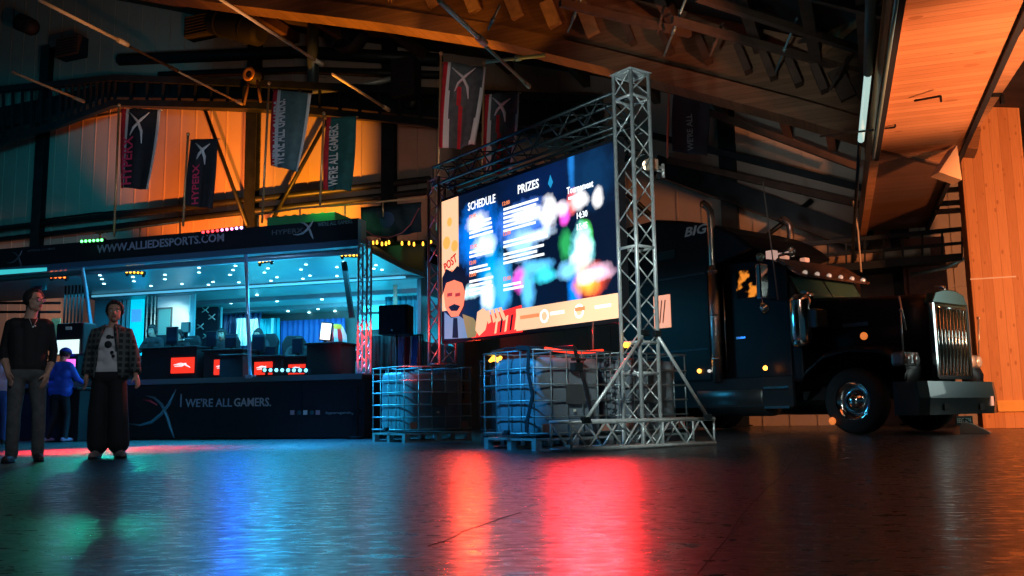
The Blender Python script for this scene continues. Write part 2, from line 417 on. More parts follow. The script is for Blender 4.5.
strip(la, 0, .34, AY-.3, AY+.32).build('bottom_flange', ARCHW, ar)
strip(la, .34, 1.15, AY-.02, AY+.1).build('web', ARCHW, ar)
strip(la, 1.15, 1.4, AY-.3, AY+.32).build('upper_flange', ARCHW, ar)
a1 = off(lo, .5); a2 = off(lo, 1.08)
for i in range(2, len(lo)-4):
    for k in (.0, .34, .67):
        p = a1[i].lerp(a1[i+1], k); r = a2[i].lerp(a2[i+1], k)
        c = MB(); c.bar(p+V((.3, -.16, 0)), r+V((-.1, -.16, 0)), .13, .26); c.build('stiffener', mat('stiffener_lit', (.5, .28, .13), .6, var=.2) if i < 7 else RAFT, ar)  # paler wood on the lit left blocks, dark beyond: light in the colour
# roof deck following the arch
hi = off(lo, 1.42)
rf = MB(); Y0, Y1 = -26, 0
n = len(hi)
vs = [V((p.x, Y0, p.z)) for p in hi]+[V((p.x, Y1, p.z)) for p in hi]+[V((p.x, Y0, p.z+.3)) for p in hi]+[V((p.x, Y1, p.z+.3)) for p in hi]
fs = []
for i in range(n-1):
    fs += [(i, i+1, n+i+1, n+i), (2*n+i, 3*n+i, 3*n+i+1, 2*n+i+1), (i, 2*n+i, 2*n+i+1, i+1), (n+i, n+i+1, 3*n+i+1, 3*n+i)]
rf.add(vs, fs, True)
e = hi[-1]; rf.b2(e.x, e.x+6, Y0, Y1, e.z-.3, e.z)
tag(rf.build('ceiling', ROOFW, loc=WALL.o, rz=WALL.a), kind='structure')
# purlins of the roof, running from the wall towards the camera
def along(q, t):
    k = t*(len(q)-1); j = min(int(k), len(q)-2); return q[j].lerp(q[j+1], k-j)
pu = off(lo, 1.3)
for i, nm in enumerate(['first roof purlin, nearest the upper corner above the teal wall', 'second roof purlin above the teal wall', 'roof purlin above the black wall box', 'roof purlin above the round fan housing', 'roof purlin above the white lettered banners', 'roof purlin above the tall red banner', 'roof purlin above the lower red banner', 'roof purlin above the big screen', 'roof purlin above the screen truss tower', 'roof purlin above the truck sleeper', 'roof purlin above the truck cab']):
    p = along(pu, .22+i*.058)
    c = MB(); c.b2(p.x-.09, p.x+.09, -25, -.2, p.z-.28, p.z+.02)
    wall_item('roof_purlin', c, RAFT, nm, 'purlin', 'roof purlins')
# nearer, slimmer roof trusses (second rib of the roof)
for y, k0, nm in ((-9.2, .95, 'slim dark roof rib just in front of the great arch'), (-12.2, .8, 'slim dark roof rib nearest the camera')):
    r_ = thing('roof_rib', nm, 'rib', WALL.o, WALL.a, 'slim roof ribs')
    strip(la, k0, k0+.14, y-.06, y+.06).build('lower_chord', RAFT, r_)
    strip(la, k0+.5, k0+.62, y-.06, y+.06).build('upper_chord', RAFT, r_)
    a = off(la, k0+.1); b = off(la, k0+.52); c = MB()
    for i in range(2, len(la)-1):
        for k in range(6):
            p = a[i].lerp(a[min(i+1, len(a)-1)], k/6); r = b[i].lerp(b[min(i+1, len(a)-1)], (k+.7)/6)
            c.bar(V((p.x, y, p.z)), V((r.x, y, r.z)), .04)
    c.build('lattice', RAFT, r_)
# rods, hangers and tubes under the roof: two pixels with their depths
def rod(name, a, b, r, m_, lab, cat='rod', group=None, n=8, collar=True, flat=0):
    p, q = at(*a), at(*b); c = MB()
    if flat: c.bar(p, q, r*2, flat)
    else: c.tube([p, q], r, n)
    if collar and not flat: c.tube([p.lerp(q, .5), p.lerp(q, .5)+(q-p).normalized()*.12], r*1.6, n)
    return tag(c.build(name, m_), lab, cat, group)
LIT = mat('lit_rod', (.95, .75, .5), .5, 0)  # pale colour carries the light on the rods, dark timber the unlit length
VPX, VPY = 908, 440
def rod_vp(a, b, Y, r, lab, m_=LIT):         # runs in the depth direction of the hall, far end at depth Y
    q = at(*b, Y); d = ray(VPX, VPY); d = d/d.y
    pr = ray(*a)
    # nearest point on the ray through a to the line through q
    w0 = EYE-q; A = pr.dot(pr); B = pr.dot(d); Cc = d.dot(d); D = pr.dot(w0); E = d.dot(w0)
    t = (A*E-B*D)/(A*Cc-B*B); p = q + d*t
    c = MB(); c.tube([p, q], r, 8); c.tube([q, q+(q-p).normalized()*.25], r*1.5, 8)
    return tag(c.build('tie_rod', m_), lab, 'tie rod', 'long tie rods under the roof')
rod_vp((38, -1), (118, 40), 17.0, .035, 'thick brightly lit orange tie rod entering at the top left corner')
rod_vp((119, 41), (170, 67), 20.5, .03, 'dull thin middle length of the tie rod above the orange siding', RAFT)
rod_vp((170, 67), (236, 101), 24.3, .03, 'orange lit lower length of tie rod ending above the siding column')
rod_vp((12, 72), (75, 98), 20.0, .03, 'short orange lit tie rod alone above the teal siding')
rod_vp((218, -1), (315, 60), 17, .03, 'orange lit tie rod crossing beside the round tank')
rod_vp((333, 73), (384, 107), 22, .035, 'short orange lit tie rod crossing the slim pale pipe')
rod_vp((441, -2), (478, 37), 12.5, .035, 'orange lit tie rod crossing the lit arch, upper length')
rod_vp((478, 37), (524, 82), 16, .03, 'thin orange lit tie rod ending above the lower red banner')
PALE = mat('pale_steel', (.3, .42, .42), .4, .5)
rod('steel_hanger', (582, -4, 14), (568, 32, 15), .02, PALE, 'pale thin steel hanger above the arch, left of the screen tower')
rod('steel_hanger', (686, -2, 14), (664, 56, 15), .022, PALE, 'pale thin steel hanger above the arch, right of the screen tower')
rod('steel_hanger', (797, 18, 14), (774, 76, 15.5), .022, PALE, 'pale thin steel hanger left of the lit roof timber')
rod('steel_hanger', (664, 6, 14.5), (657, 34, 14.8), .025, RAFT, 'short brown hanger high above the screen tower')
rod('steel_hanger', (723, 22, 14.5), (710, 56, 14.8), .025, RAFT, 'short brown hanger between two pale ones')
rod('steel_hanger', (849, 56, 14.5), (830, 90, 14.8), .025, RAFT, 'short brown hanger near the fluorescent tube')
rod('steel_hanger', (500, 5, 14.5), (488, 30, 14.8), .022, PALE, 'pale thin steel hanger above the lit part of the arch')
rod('roof_strut', (697, -3, 13), (872, 54, 14.5), .05, RAFT, 'long brown roof strut at the top edge above the truck', 'strut', flat=.12)
rod('roof_strut', (672, 20, 14), (858, 72, 15.5), .05, RAFT, 'long brown roof strut just below the topmost one', 'strut', flat=.12)
rod('roof_strut', (560, 3, 14), (690, 34, 15), .05, RAFT, 'brown roof strut above the screen tower', 'strut', flat=.12)
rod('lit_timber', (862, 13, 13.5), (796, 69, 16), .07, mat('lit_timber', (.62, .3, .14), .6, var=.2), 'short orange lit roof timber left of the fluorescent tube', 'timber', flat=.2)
rod('timber_plate', (830, 30, 14.5), (783, 62, 16.5), .25, RAFT, 'brown timber plate behind the lit roof timber', 'timber', flat=.05)
rod('roof_strut', (708, 112, 20.5), (860, 168, 19.5), .05, RAFT, 'brown strut under the arch above the truck cab', 'strut', flat=.15)
rod('roof_strut', (667, 160, 21.5), (862, 205, 20), .05, RAFT, 'brown strut low under the arch above the truck sleeper', 'strut', flat=.15)
rod('roof_strut', (650, 135, 21.5), (862, 188, 20), .05, DKST, 'dark strut between the two brown ones under the arch', 'strut', flat=.15)
rod('roof_strut', (655, 165, 22), (870, 243, 20.2), .12, DKST, 'thick dark sloping beam along the edge of the grey wall', 'strut', flat=.5)
rod('roof_strut', (485, 62, 17), (545, 55, 17), .04, mat('green_lit', (.3, .5, .42), .5), 'pale green lit cross bar behind the end of the tie rod', 'strut')
rod('cable', (890, 175, 19), (893, 182, 19), .01, BLKM, 'short loose cable by the plank soffit', 'cable')
# ---- pillar and long plank soffit on the right
PLX = at(985, 420, 16.5)
pil = thing('timber_pillar', 'large orange lit glulam pillar standing behind the truck grille', 'pillar', (PLX.x, PLX.y, 0), WALL.a)
pw = .5
c = MB(); c.b2(-.04, 1.0, 0, .9, 0, 8.5); c.build('post', PINE, pil, bevel=.012)
c = MB(); c.b2(.22, .74, -.04, -.003, .3, .5)
for k in range(3): c.b2(.3+k*.17, .34+k*.17, -.048, -.04, .42, .45)
tag(c.build('foot_plate', mat('yellow_board', (.85, .48, .12), .5), pil), 'yellow board with three bolts')
c = MB(); c.b2(-.05, .7, -.012, 0, 2.72, 2.745); tag(c.build('strap', mat('pale_tape', (.8, .75, .68), .6), pil), 'thin pale tape line')
SD = V((ray(832, 440).x/ray(832, 440).y, 1, ray(832, 440).z/ray(832, 440).y))      # direction of the soffit
farL, farR = at(880, 150, 14), at(957, 141, 14)
sofa = math.atan2(-SD.x, SD.y)
sf = thing('plank_soffit', 'broad orange lit plank soffit running overhead towards the pillar', 'soffit', farL, sofa)
wd = (farR-farL).length*.97; slope = SD.z/V((SD.x, SD.y)).length
def sbox(mb, x0, x1, y0, y1, z0, z1):
    vs = []
    for x in (x0, x1):
        for y in (y0, y1):
            for z in (z0, z1): vs.append((x, y, z + slope*y))
    mb.add(vs, [(0, 1, 3, 2), (4, 6, 7, 5), (0, 4, 5, 1), (2, 3, 7, 6), (0, 2, 6, 4), (1, 5, 7, 3)]); return mb
def skewbox(y0, y1l, y1r, y0l=None, y0r=None, z0=0, z1=.35):
    vs = []
    for x, a, b in ((0, y0 if y0l is None else y0l, y1l), (wd, y0 if y0r is None else y0r, y1r)):
        for y in (a, b):
            for z in (z0, z1): vs.append((x, y, z+slope*y))
    return MB().add(vs, [(0, 1, 3, 2), (4, 6, 7, 5), (0, 4, 5, 1), (2, 3, 7, 6), (0, 2, 6, 4), (1, 5, 7, 3)])
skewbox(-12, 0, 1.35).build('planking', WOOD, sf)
skewbox(0, 6.2, 6.2, .03, 1.38, .03, .35).build('planking', wood_mat('shaded_soffit', (.2, .11, .07), (.13, .07, .045), board=.14, axis=1), sf)  # same planks past the lit part, shade put into a darker colour
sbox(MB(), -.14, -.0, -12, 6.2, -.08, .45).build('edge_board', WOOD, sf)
sbox(MB(), wd, wd+.07, -12, 6.2, -.05, .4).build('edge_batten', BLKM, sf)
c = MB(); c.bar((0, .015, -.012), (wd, 1.365, -.012+slope*1.365), .05, .03); c.build('joint_strip', RAFT, sf)
c = MB(); c.bar((.32, -2.3, .02), (.62, -2.5, -.02), .025); c.bar((.62, -2.5, -.02), (.62, -2.5, -.1), .025); c.build('hook', BLKM, sf)
c = MB(); c.bar((.15, -1.2, .0), (-.9, -1.0, .04), .025); c.bar((.15, -1.2, 0), (.15, -1.2, .1), .025); c.build('bracket', BLKM, sf)
# knee brace from the pillar up over the camera's right
kb0, kb1 = at(960, 137, 15.2), at(1040, 8, 11.0)
c = MB(); c.bar(kb0, kb1, .2, .2, up=(0, 0, 1)); c.bar(kb0+V((.0, -.02, -.11)), kb1+V((0, -.02, -.11)), .26, .035)
tag(c.build('knee_brace', mat('brace_wood', (.62, .32, .15), .55, var=.2, scale=2, stretch=(1, 8, 8))), 'orange lit timber brace rising from the pillar to the top right corner', 'brace')
c = MB(); a = at(939, 172, 13.9); b = at(957, 145, 13.7); d = at(962, 180, 14.1)
c.add([a, b, d, a+V((0, .3, 0)), b+V((0, .3, 0)), d+V((0, .3, 0))], [(0, 1, 2), (5, 4, 3), (0, 3, 4, 1), (1, 4, 5, 2), (2, 5, 3, 0)])
tag(c.build('gusset_board', mat('gusset_wood', (.9, .6, .35), .6)), 'small triangular orange board where the soffit meets the pillar', 'board')
c = MB(); p = at(992, 95, 12.8); c.bar(p, p+V((.14, 0, 0)), .05); c.bar(p+V((.14, 0, 0)), p+V((.14, 0, -.14)), .05)
tag(c.build('brace_bracket', BLKM), 'small dark bracket on the timber brace', 'bracket')
# pipes beside the soffit
def vpline(px, py, Yf, Yn, r, m_, name, lab, cat, n=8, box=None):
    q = at(px, py, Yf); p = q - SD*(Yf-Yn); c = MB()
    if box: c.bar(p, q, *box)
    else: c.tube([p, q], r, n)
    return tag(c.build(name, m_), lab, cat)
vpline(876, 152, 14, 6.5, .1, BLKM, 'steel_beam', 'dark steel beam running overhead just left of the plank soffit', 'beam', box=(.07, .3))
vpline(873.5, 158, 13.7, 6.5, .022, mat('teal_pipe', (.35, .62, .6), .35, .6), 'ceiling_pipe', 'thin teal lit pipe running along the plank soffit edge', 'pipe')
vpline(870, 196, 17, 6.5, .03, DKST, 'ceiling_pipe', 'thin dark pipe between the teal pipe and the soffit', 'pipe')
d1 = at(871, -6, 9.5); d2 = at(868, 73, 11.5); d3 = at(861, 140, 13.5); d4 = at(852, 262, 17.5)
c = MB(); c.tube([d1, d2], .06, 10); tag(c.build('hanging_pipe', mat('teal_duct', (.16, .26, .27), .45, .4)), 'wide teal pipe above the fluorescent tube', 'pipe')
tb = thing('tube_light', 'pale fluorescent tube hung end-on beside the plank soffit', 'tube light', d2)
c = MB(); c.tube([(0, 0, 0), d3-d2], .048, 12); tag(c.build('tube', E_TUBE, tb), 'glowing pale green tube')
c = MB(); c.tube([(0, 0, 0), (d2-d3)*.04], .055, 12); c.build('end_cap', DKST, tb)
c = MB(); c.tube([d3+V((0, .05, 0)), d4], .03, 8); tag(c.build('hanging_pipe', DKST), 'dark thin pipe continuing below the fluorescent tube', 'pipe')
c = MB(); c.tube([at(853, 201, 16), at(858, 232, 16), at(861, 272, 16)], .018, 6); c.b2(*[q for q in (0, 0, 0, 0, 0, 0)]) if 0 else None
tag(c.build('dangling_rope', mat('pale_cord', (.5, .42, .32), .6)), 'thin pale cord hanging below the roof over the truck bonnet', 'cord')
# gantry behind the truck bonnet
g = thing('wall_walkway', 'dark railed walkway on the wall behind the truck cab', 'walkway', WALL.o, WALL.a)
for (a, b, nm, w_) in (((690, 256), (962, 229), 'handrail', .09), ((690, 268), (962, 243), 'rail', .06), ((690, 281), (962, 257), 'deck_beam', .16)):
    p, q = wp(*a, -1.6), wp(*b, -1.6); c = MB(); c.bar(p, q, .08, w_); c.build(nm, DKST, g)
    if nm == 'deck_beam':
        c = MB(); c.bar(p+V((0, .75, 0)), q+V((0, .75, 0)), 1.4, .05); c.build('deck', DKST, g)
c = MB(); p0, q0 = wp(690, 256, -1.6), wp(962, 229, -1.6); p1, q1 = wp(690, 281, -1.6), wp(962, 257, -1.6)
for i in range(16): c.bar(p0.lerp(q0, i/15), p1.lerp(q1, i/15), .04)
c.build('baluster', DKST, g)
wtube('wall_pipe', [(800, 262), (930, 251)], -1.2, .13, mat('tan_pipe', (.5, .36, .26), .5), 'thick tan pipe along the walkway behind the truck', group=G)
wtube('wall_pipe', [(910, 275), (945, 268), (966, 258)], -1.3, .04, PALE, 'bent pale pipe meeting the pillar tape', group=G)
c = MB(); a = wp(906, 310, -.8); b = wp(944, 236, -.8); c.b2(a.x, b.x, -.8, -.1, 0, b.z); c.b2(a.x+.1, b.x-.1, -.84, -.8, b.z-1.6, b.z-.2)
wall_item('wall_cabinet', c, mat('red_brown', (.2, .07, .05), .6, var=.2), 'red-brown timber cabinet between the truck bonnet and the pillar', 'cabinet')
for k, (yy, nm) in enumerate(((190, 'top'), (203, 'middle'), (211, 'bottom'))):
    c = MB(); c.tube([at(936, yy+1, 17.6), at(965, yy-1, 17.3)], .055, 8)
    tag(c.build('side_pipe', mat('grey_pipe', (.25, .3, .33), .4, .5)), '%s one of three short grey pipes just left of the pillar' % nm, 'pipe', 'pipes beside the pillar')
for k, (yy, rr, mm, nm) in enumerate(((57, .07, PALE, 'pale pipe above the dark lintel right of the pillar'), (90, .12, mat('dusty_red', (.25, .05, .07), .6), 'dusty red beam right of the pillar top'), (167, .05, PALE, 'pale pipe right of the pillar at mid height'), (184, .04, PALE, 'lower pale pipe right of the pillar'), (130, .12, mat('dusty_red', (.25, .05, .07), .6), 'second dusty red beam right of the pillar'))):
    c = MB(); c.tube([at(1000, yy, 18.6), at(1075, yy-2, 17.8)], rr, 8); tag(c.build('side_pipe', mm), nm, 'pipe', 'pipes right of the pillar')

# ------------------------------------------------------------------ banners on poles
def banner(px_top, px_bot, pole, corners, cloth, kind, lab, Y, folds=.05, txt=None, tcol=WHTC, pole_m=None, logo=True, depthy=None):
    """pole: ((x,y) top, (x,y) bottom); corners: top-left, top-right, bottom-right, bottom-left in the photograph"""
    pt, pb = at(*pole[0], Y), at(*pole[1], Y)
    base = V((pb.x, pb.y, pb.z)); ang = TRA
    fr = Frame(base, ang)
    t = thing('banner', lab, 'banner', base, ang, 'banners on poles above the stage')
    L = lambda p: V((fr.px(*p)[0], 0, fr.px(*p)[1]))
    c = MB(); a, b = L(pole[0]), L(pole[1]); c.tube([b, a], .022, 8); c.lathe([(0, .06), (.035, .03), (.035, 0), (.02, -.02)], 10, a); c.build('pole', pole_m or mat('brass_pole', (.75, .5, .25), .35, .6), t)
    tl, tr, br, bl = [L(p) for p in corners]
    c = MB(); c.tube([V((a.x*.8+b.x*.2 if 0 else tl.x-.05, 0, tl.z)), V((tr.x+.02, 0, tr.z))], .014, 8); c.build('top_rail', pole_m or MATS['brass_pole'], t)
    nx, nz = 26, 18; vs = []; fs = []; mi = []
    random.seed(int(corners[0][0]))
    ph = random.random()*6
    def P(u, v):
        x = (1-v)*(tl.x*(1-u)+tr.x*u) + v*(bl.x*(1-u)+br.x*u) + .06*math.sin(v*3.1)*(.5-u)*-1
        z = (1-v)*(tl.z*(1-u)+tr.z*u) + v*(bl.z*(1-u)+br.z*u)
        y = folds*(.35+v)*math.sin(u*9+ph+v*1.5) + folds*.5*math.sin(u*21+ph*2)*v
        return V((x, y-.03, z))
    for j in range(nz+1):
        for i in range(nx+1): vs.append(P(i/nx, j/nz))
    m_ = MB(); m_.v = [tuple(v) for v in vs]
    for j in range(nz):
        for i in range(nx):
            u = (i+.5)/nx; v = (j+.5)/nz; k = 0
            if kind == 'feather': k = 1 if u < .12 else (2 if u < .17+.12*v or u > .95-.1*v*v else (1 if .3 < u-.12*math.sin(v*2) < .38 and v > .25 else 0))
            elif kind == 'plain': k = 0
            elif kind == 'strip': k = 1 if u < .1 else (2 if u < .2 or u > .94 else 0)
            elif kind == 'side': k = 1 if u < .14 else 0
            m_.f.append((j*(nx+1)+i, j*(nx+1)+i+1, (j+1)*(nx+1)+i+1, (j+1)*(nx+1)+i)); m_.sm.append(True); m_.mi.append(k)
    cl = m_.build('cloth', [cloth, REDC, WHTC], t, fix=False)
    so = cl.modifiers.new('thick', 'SOLIDIFY'); so.thickness = .012
    H = (tl-bl).length; Wd_ = (tr-tl).length
    if logo:                                 # crossed strokes
        c = MB(); o = P(.55, .17)+V((0, -.06-folds, 0)); s_ = Wd_*.26
        c.tube([o+V((-s_, 0, s_*.9)), o+V((-s_*.1, 0, 0)), o+V((s_*.3, 0, -s_*.9)), o+V((s_*.35, 0, -s_*1.9))], [.01, .03, .03, .008], 6)
        c.tube([o+V((s_, 0, s_*.6)), o+V((s_*.2, 0, .02)), o+V((-s_*.5, 0, -s_*.5)), o+V((-s_*.8, 0, -s_*1.1))], [.008, .028, .024, .008], 6)
        tag(c.build('emblem', WHTC, t), 'white crossed-stroke emblem')
    if txt:
        o = P(.62 if not logo else .5, .96)+V((0, -.07-folds, .0))
        text('lettering', txt, tcol, t, o, Wd_*((.3 if lab[:4] != 'dark' else .16) if not logo else .24), H*((.85 if lab[:4] != 'dark' else .6) if not logo else .6), ry=math.radians(90), bold=.02)
    return t
TRA = math.radians(-17)
# ================================================================== the stage trailer
TR = Frame((-2.77, 16, 0), TRA)
SK = V((0, 0, 0))
def tp(px, py, y=0.):
    a, z = TR.px(px, py, y); return V((a, y, z))
LX = -14.5                                    # runs out of the frame on the left
deck = 1.13
st = thing('stage_trailer', 'long black stage trailer with open side, lit blue inside, under a lettered fascia', 'trailer', TR.o, TR.a)
def P(name, mb, m_, lab=None, bevel=0, parent=st):
    o = mb.build(name, m_, parent, bevel=bevel)
    if lab: tag(o, lab)
    return o
xl = tp(38, 400).x
XR = .12                                       # right end of skirt
bodyL = tp(88, 320, 2.6).x; bodyR = tp(421, 320, 2.6).x
# skirt and deck
P('skirt', MB().b2(LX, XR, 0, .05, .02, deck-.1), BLKM)
c = MB()
for x in np.arange(LX+.6, XR, 1.83): P('skirt_seam', MB().b2(x-.006, x+.006, -.006, 0, .03, deck-.12), BLK)
P('deck', MB().b2(LX, XR, -.02, 5.15, deck-.06, deck), mat('stage_deck', (.03, .04, .05), .35, var=.2))
c = MB(); c.b2(LX, XR, -.06, -.02, deck-.09, deck+.01); P('deck_edge', c, mat('deck_trim', (.25, .3, .33), .35, .8))
c = MB(); c.b2(XR, XR+.03, 0, 5, .02, deck-.08); P('end_panel', c, BLKM)
# jack leg at the right end
c = MB(); c.b2(XR-.1, XR-.03, -.16, -.09, .05, .9); c.b2(XR-.18, XR+.05, -.22, -.03, 0, .04); c.b2(XR-.14, XR+.01, -.17, -.06, .45, .5); P('jack_leg', c, DKST)
# body behind: roof, back wall, end walls
zc = tp(330, 318, 5.0).z
P('body_floor', MB().b2(bodyL, bodyR, 2.6, 5.15, deck-.4, deck-.07), BLKM)
backL = tp(96, 320, 5.1).x
P('back_wall', MB().b2(backL, bodyR, 5.1, 5.2, deck, 3.6), mat('trailer_interior', (.05, .09, .1), .5, var=.06))
WIN = mat('trailer_lining', (.08, .16, .2), .35, var=.08)
CEIL = mat('awning_ceiling', (.14, .26, .3), .28, .1, var=.12, scale=2, bump=.05, bscale=5)
c = MB(); c.loft([[V((bodyL, 2.6, 3.19)), V((bodyR, 2.6, 3.19)), V((bodyR, 2.6, 3.3)), V((bodyL, 2.6, 3.3))], [V((bodyL, 5.15, 2.9)), V((bodyR, 5.15, 2.9)), V((bodyR, 5.15, 3.0)), V((bodyL, 5.15, 3.0))]], smooth=False)
P('body_ceiling', c, CEIL)
P('end_wall', MB().b2(bodyR-.06, bodyR, 2.6, 5.1, deck, 3.6), WIN)
P('roof', MB().b2(bodyL-.1, bodyR+.1, 2.5, 5.25, 3.9, 3.98), BLKM)
c = MB(); c.b2(bodyL-.1, bodyR+.1, 2.5, 2.6, 3.2, 3.9)
P('header_beam', c, mat('header_paint', (.12, .18, .2), .35, .3))
for yy in (3.4, 4.3): P('ceiling_rib', MB().b2(bodyL+.1, bodyR-.1, yy-.04, yy+.04, 3.1-(yy-2.6)*.114, 3.2-(yy-2.6)*.114), WIN)
# awning: thick lifted side panel, underside slopes down to the body
fb = tp(180, 252).z                            # underside of the fascia
ft = tp(180, 233).z
zf = 3.5
for x0, x1 in ((LX, tp(358, 240).x),):
    c = MB(); c.loft([[V((x0, .12, zf)), V((x1, .12, zf)), V((x1, .12, zf+.12)), V((x0, .12, zf+.12))], [V((x0, 2.6, 3.25)), V((x1, 2.6, 3.25)), V((x1, 2.6, 3.37)), V((x0, 2.6, 3.37))]], smooth=False)
    P('awning_panel', c, CEIL)
c = MB(); c.loft([[V((x1, .5, zf-.1)), V((bodyR+.1, 1.6, 3.2)), V((bodyR+.1, 1.6, 3.3)), V((x1, .5, zf))], [V((x1, 2.6, 3.25)), V((bodyR+.1, 2.6, 3.2)), V((bodyR+.1, 2.6, 3.3)), V((x1, 2.6, 3.35))]], smooth=False)
P('corner_awning', c, CEIL)
# fascia board: two planks meeting the measured top and bottom
def face_quad(pts, y0, y1):
    q = [tp(*p, y0) for p in pts]; c = MB(); vs = [V((p.x, y0, p.z)) for p in q]+[V((p.x, y1, p.z)) for p in q]; n = len(q)
    c.add(vs, [tuple(range(n)), tuple(range(n, 2*n))[::-1]]+[(i, n+i, n+(i+1) % n, (i+1) % n) for i in range(n)]); return c
P('fascia', face_quad([(-40, 252.5), (358, 218), (358, 239), (-40, 271)], -.05, .1), mat('fascia_vinyl', (.01, .014, .022), .4))
P('fascia_lip', face_quad([(-40, 271), (358, 239), (358, 246), (-40, 276)], -.02, .14), mat('blue_lip', (.1, .22, .38), .3, .4))
P('fascia_end', face_quad([(358, 219), (361, 219), (361, 243), (358, 243)], -.07, .14), mat('pale_edge', (.4, .6, .55), .4))
c = MB(); p, q = tp(165, 262, .9), tp(358, 247, .9); c.tube([tp(0, 279, .3), tp(358, 251, .3)], .06, 12); P('roller_tube', c, mat('roller', (.25, .4, .5), .3, .6))
# brand lettering on the fascia
LET = mat('fascia_lettering', (.28, .36, .5), .5)
def ftext(s, a, b, h, m_, y=-.055, bold=.0, lab=None, parent=st, base=None):
    p, q = tp(*a, y), tp(*b, y); t = text('lettering', s, m_, parent, V((p.x, y-.004, p.z)), h, (q-p).length, bold=bold)
    d = (q-p); ang = -math.atan2(d.z, d.x)
    t.matrix_local = Matrix.Translation(V((p.x, y-.004, p.z))) @ Matrix.Rotation(ang, 4, 'Y') @ Matrix.Rotation(math.pi/2, 4, 'X')
    return t
ftext('WWW.ALLIEDESPORTS.COM', (97, 253), (224, 241), .155, LET, bold=.02)
ftext('HYPERX', (272, 235), (303, 232.5), .09, mat('dim_lettering', (.12, .16, .2), .5))
ftext('WE\'RE ALL GAMERS.', (318, 226.5), (353, 223), .07, mat('teal_lettering', (.2, .4, .42), .5))
ftext('HYPERX GAMING', (28, 252), (55, 249.5), .045, MATS['dim_lettering'])
def swoosh(o, s_, m_, r=.025, parent=st, y=-.06):
    c = MB()
    def arc(pts, rr):
        c.tube([V((o.x+a*s_, y, o.z+b*s_)) for a, b in pts], rr, 8)
    arc([(-1.6, -.55), (-1.0, -.62), (-.4, -.5), (.1, -.15), (.5, .3), (.85, .95)], [r*.2, r*.7, r, r*1.1, r, r*.3])
    arc([(-.75, .7), (-.3, .6), (.1, .3), (.4, -.2), (.65, -.8), (.85, -1.2)], [r*.3, r*.8, r, r*1.1, r, r*.3])
    return tag(P('emblem', c, m_, parent=parent), 'swept crossed-stroke emblem')
swoosh(tp(308, 229), .17, mat('emblem_grey', (.4, .5, .56), .4), .02)
swoosh(tp(19, 258), .16, mat('emblem_dim', (.12, .15, .2), .5), .018)
# skirt writing
SKL = mat('skirt_lettering', (.3, .4, .52), .5)
def stext(s, a, b, h, m_, bold=0): return ftext(s, a, b, h, m_, y=-.004, bold=bold)
stext('WE\'RE ALL', (185.5, 407), (232, 406.5), .15, SKL, .01)
stext('GAMERS.', (234, 406.3), (271, 406), .15, mat('skirt_lettering_pale', (.5, .48, .5), .5), .02)
P('lettering_bar', MB().b2(tp(180.5, 405).x, tp(181.5, 405).x, -.012, -.002, tp(180, 407).z, tp(180, 394).z), SKL)
swoosh(tp(160, 411), .42, mat('skirt_emblem', (.08, .2, .26), .4), .028, y=-.02)
P('emblem_tip', MB().tube([tp(143, 400, -.02), tp(150, 401, -.02), tp(157, 405, -.02)], [.008, .022, .012], 8), mat('red_tip', (.6, .05, .1), .5))
for i, (x, m_) in enumerate(((292.5, mat('icon_pink', (.5, .35, .4), .5)), (299.5, TEALC), (305.5, WHTC), (312, TEALC), (318, MATS['icon_pink']))):
    p = tp(x, 412.5); c = MB(); s_ = .04
    if i % 2: c.lathe([(0, 0), (s_, 0), (s_, .01), (0, .01)], 12, (p.x, -.012, p.z), (0, 1, 0))
    else: c.b2(p.x-s_, p.x+s_, -.012, -.001, p.z-s_, p.z+s_)
    P('social_icon', c, m_)
stext('hyperxgaming', (326, 414), (354, 413.6), .045, mat('small_lettering', (.3, .4, .42), .5))
# coloured led bars along the fascia
def led_bar(pa, pb, y, n, m_, lab, r=.028, body=.07, cols=None, group=None):
    p, q = tp(*pa, y), tp(*pb, y); t = thing('led_bar', lab, 'led bar', TR.w(p.x, y, p.z), TR.a, group)
    c = MB(); d = q-p; c.bar((0, .03, 0), (d.x, .03, d.z), .06, body); c.build('housing', BLKM, t)
    for s_ in (.08, .92):
        c = MB(); c.bar((d.x*s_, .03, d.z*s_-body*.4), (d.x*s_, .03, d.z*s_-body*.4-.05), .04); c.build('bracket', BLKM, t)
    for i in range(n):
        k = (i+.5)/n; c = MB(); c.lathe([(r, .0), (r*.9, -.02), (0, -.025)], 10, (d.x*k, 0, d.z*k), (0, 1, 0))
        mm = cols[int(k*len(cols))] if cols else m_
        tag(c.build('lens', mm, t), 'glowing coloured lens')
    return t
led_bar((80, 241.5), (104, 240), -.12, 6, E_GREEN, 'green led bar on the fascia above the lettering')
led_bar((201, 232.5), (244, 227.5), -.12, 9, E_RED, 'red and pink led bar on the fascia above the lettering', cols=[E_RED, E_RED, E_PINK, E_PINK, em('led_violet', (.75, .4, 1), 5)])
led_bar((49, 277), (67, 277), .6, 4, em('led_orange', (1, .15, .02), 5), 'orange led bar under the awning above the man in black')
def ceil_y(px, py): return min((abs(tp(px, py, .12+2.4*k/80).z-(zf-.25*(2.4*k/80)/2.48)+.09), .12+2.4*k/80) for k in range(81))[1]
led_bar((125, 272), (144, 273), ceil_y(134, 272), 5, E_AMBER, 'amber led bar under the awning ceiling near the slanted strut', r=.022)
led_bar((258, 262), (272, 260), ceil_y(265, 261), 4, E_AMBER, 'amber led bar under the awning ceiling right of the tall white post', r=.022)
led_bar((340, 255), (360, 255.5), .6, 5, E_AMBER, 'amber led bar under the awning end above the lattice post', r=.024)
led_bar((262, 370), (309, 370.5), .1, 8, em('led_ice', (.3, .8, .9), 1.5), 'pale led bar lying on the stage edge before the desks', r=.035, body=.09)
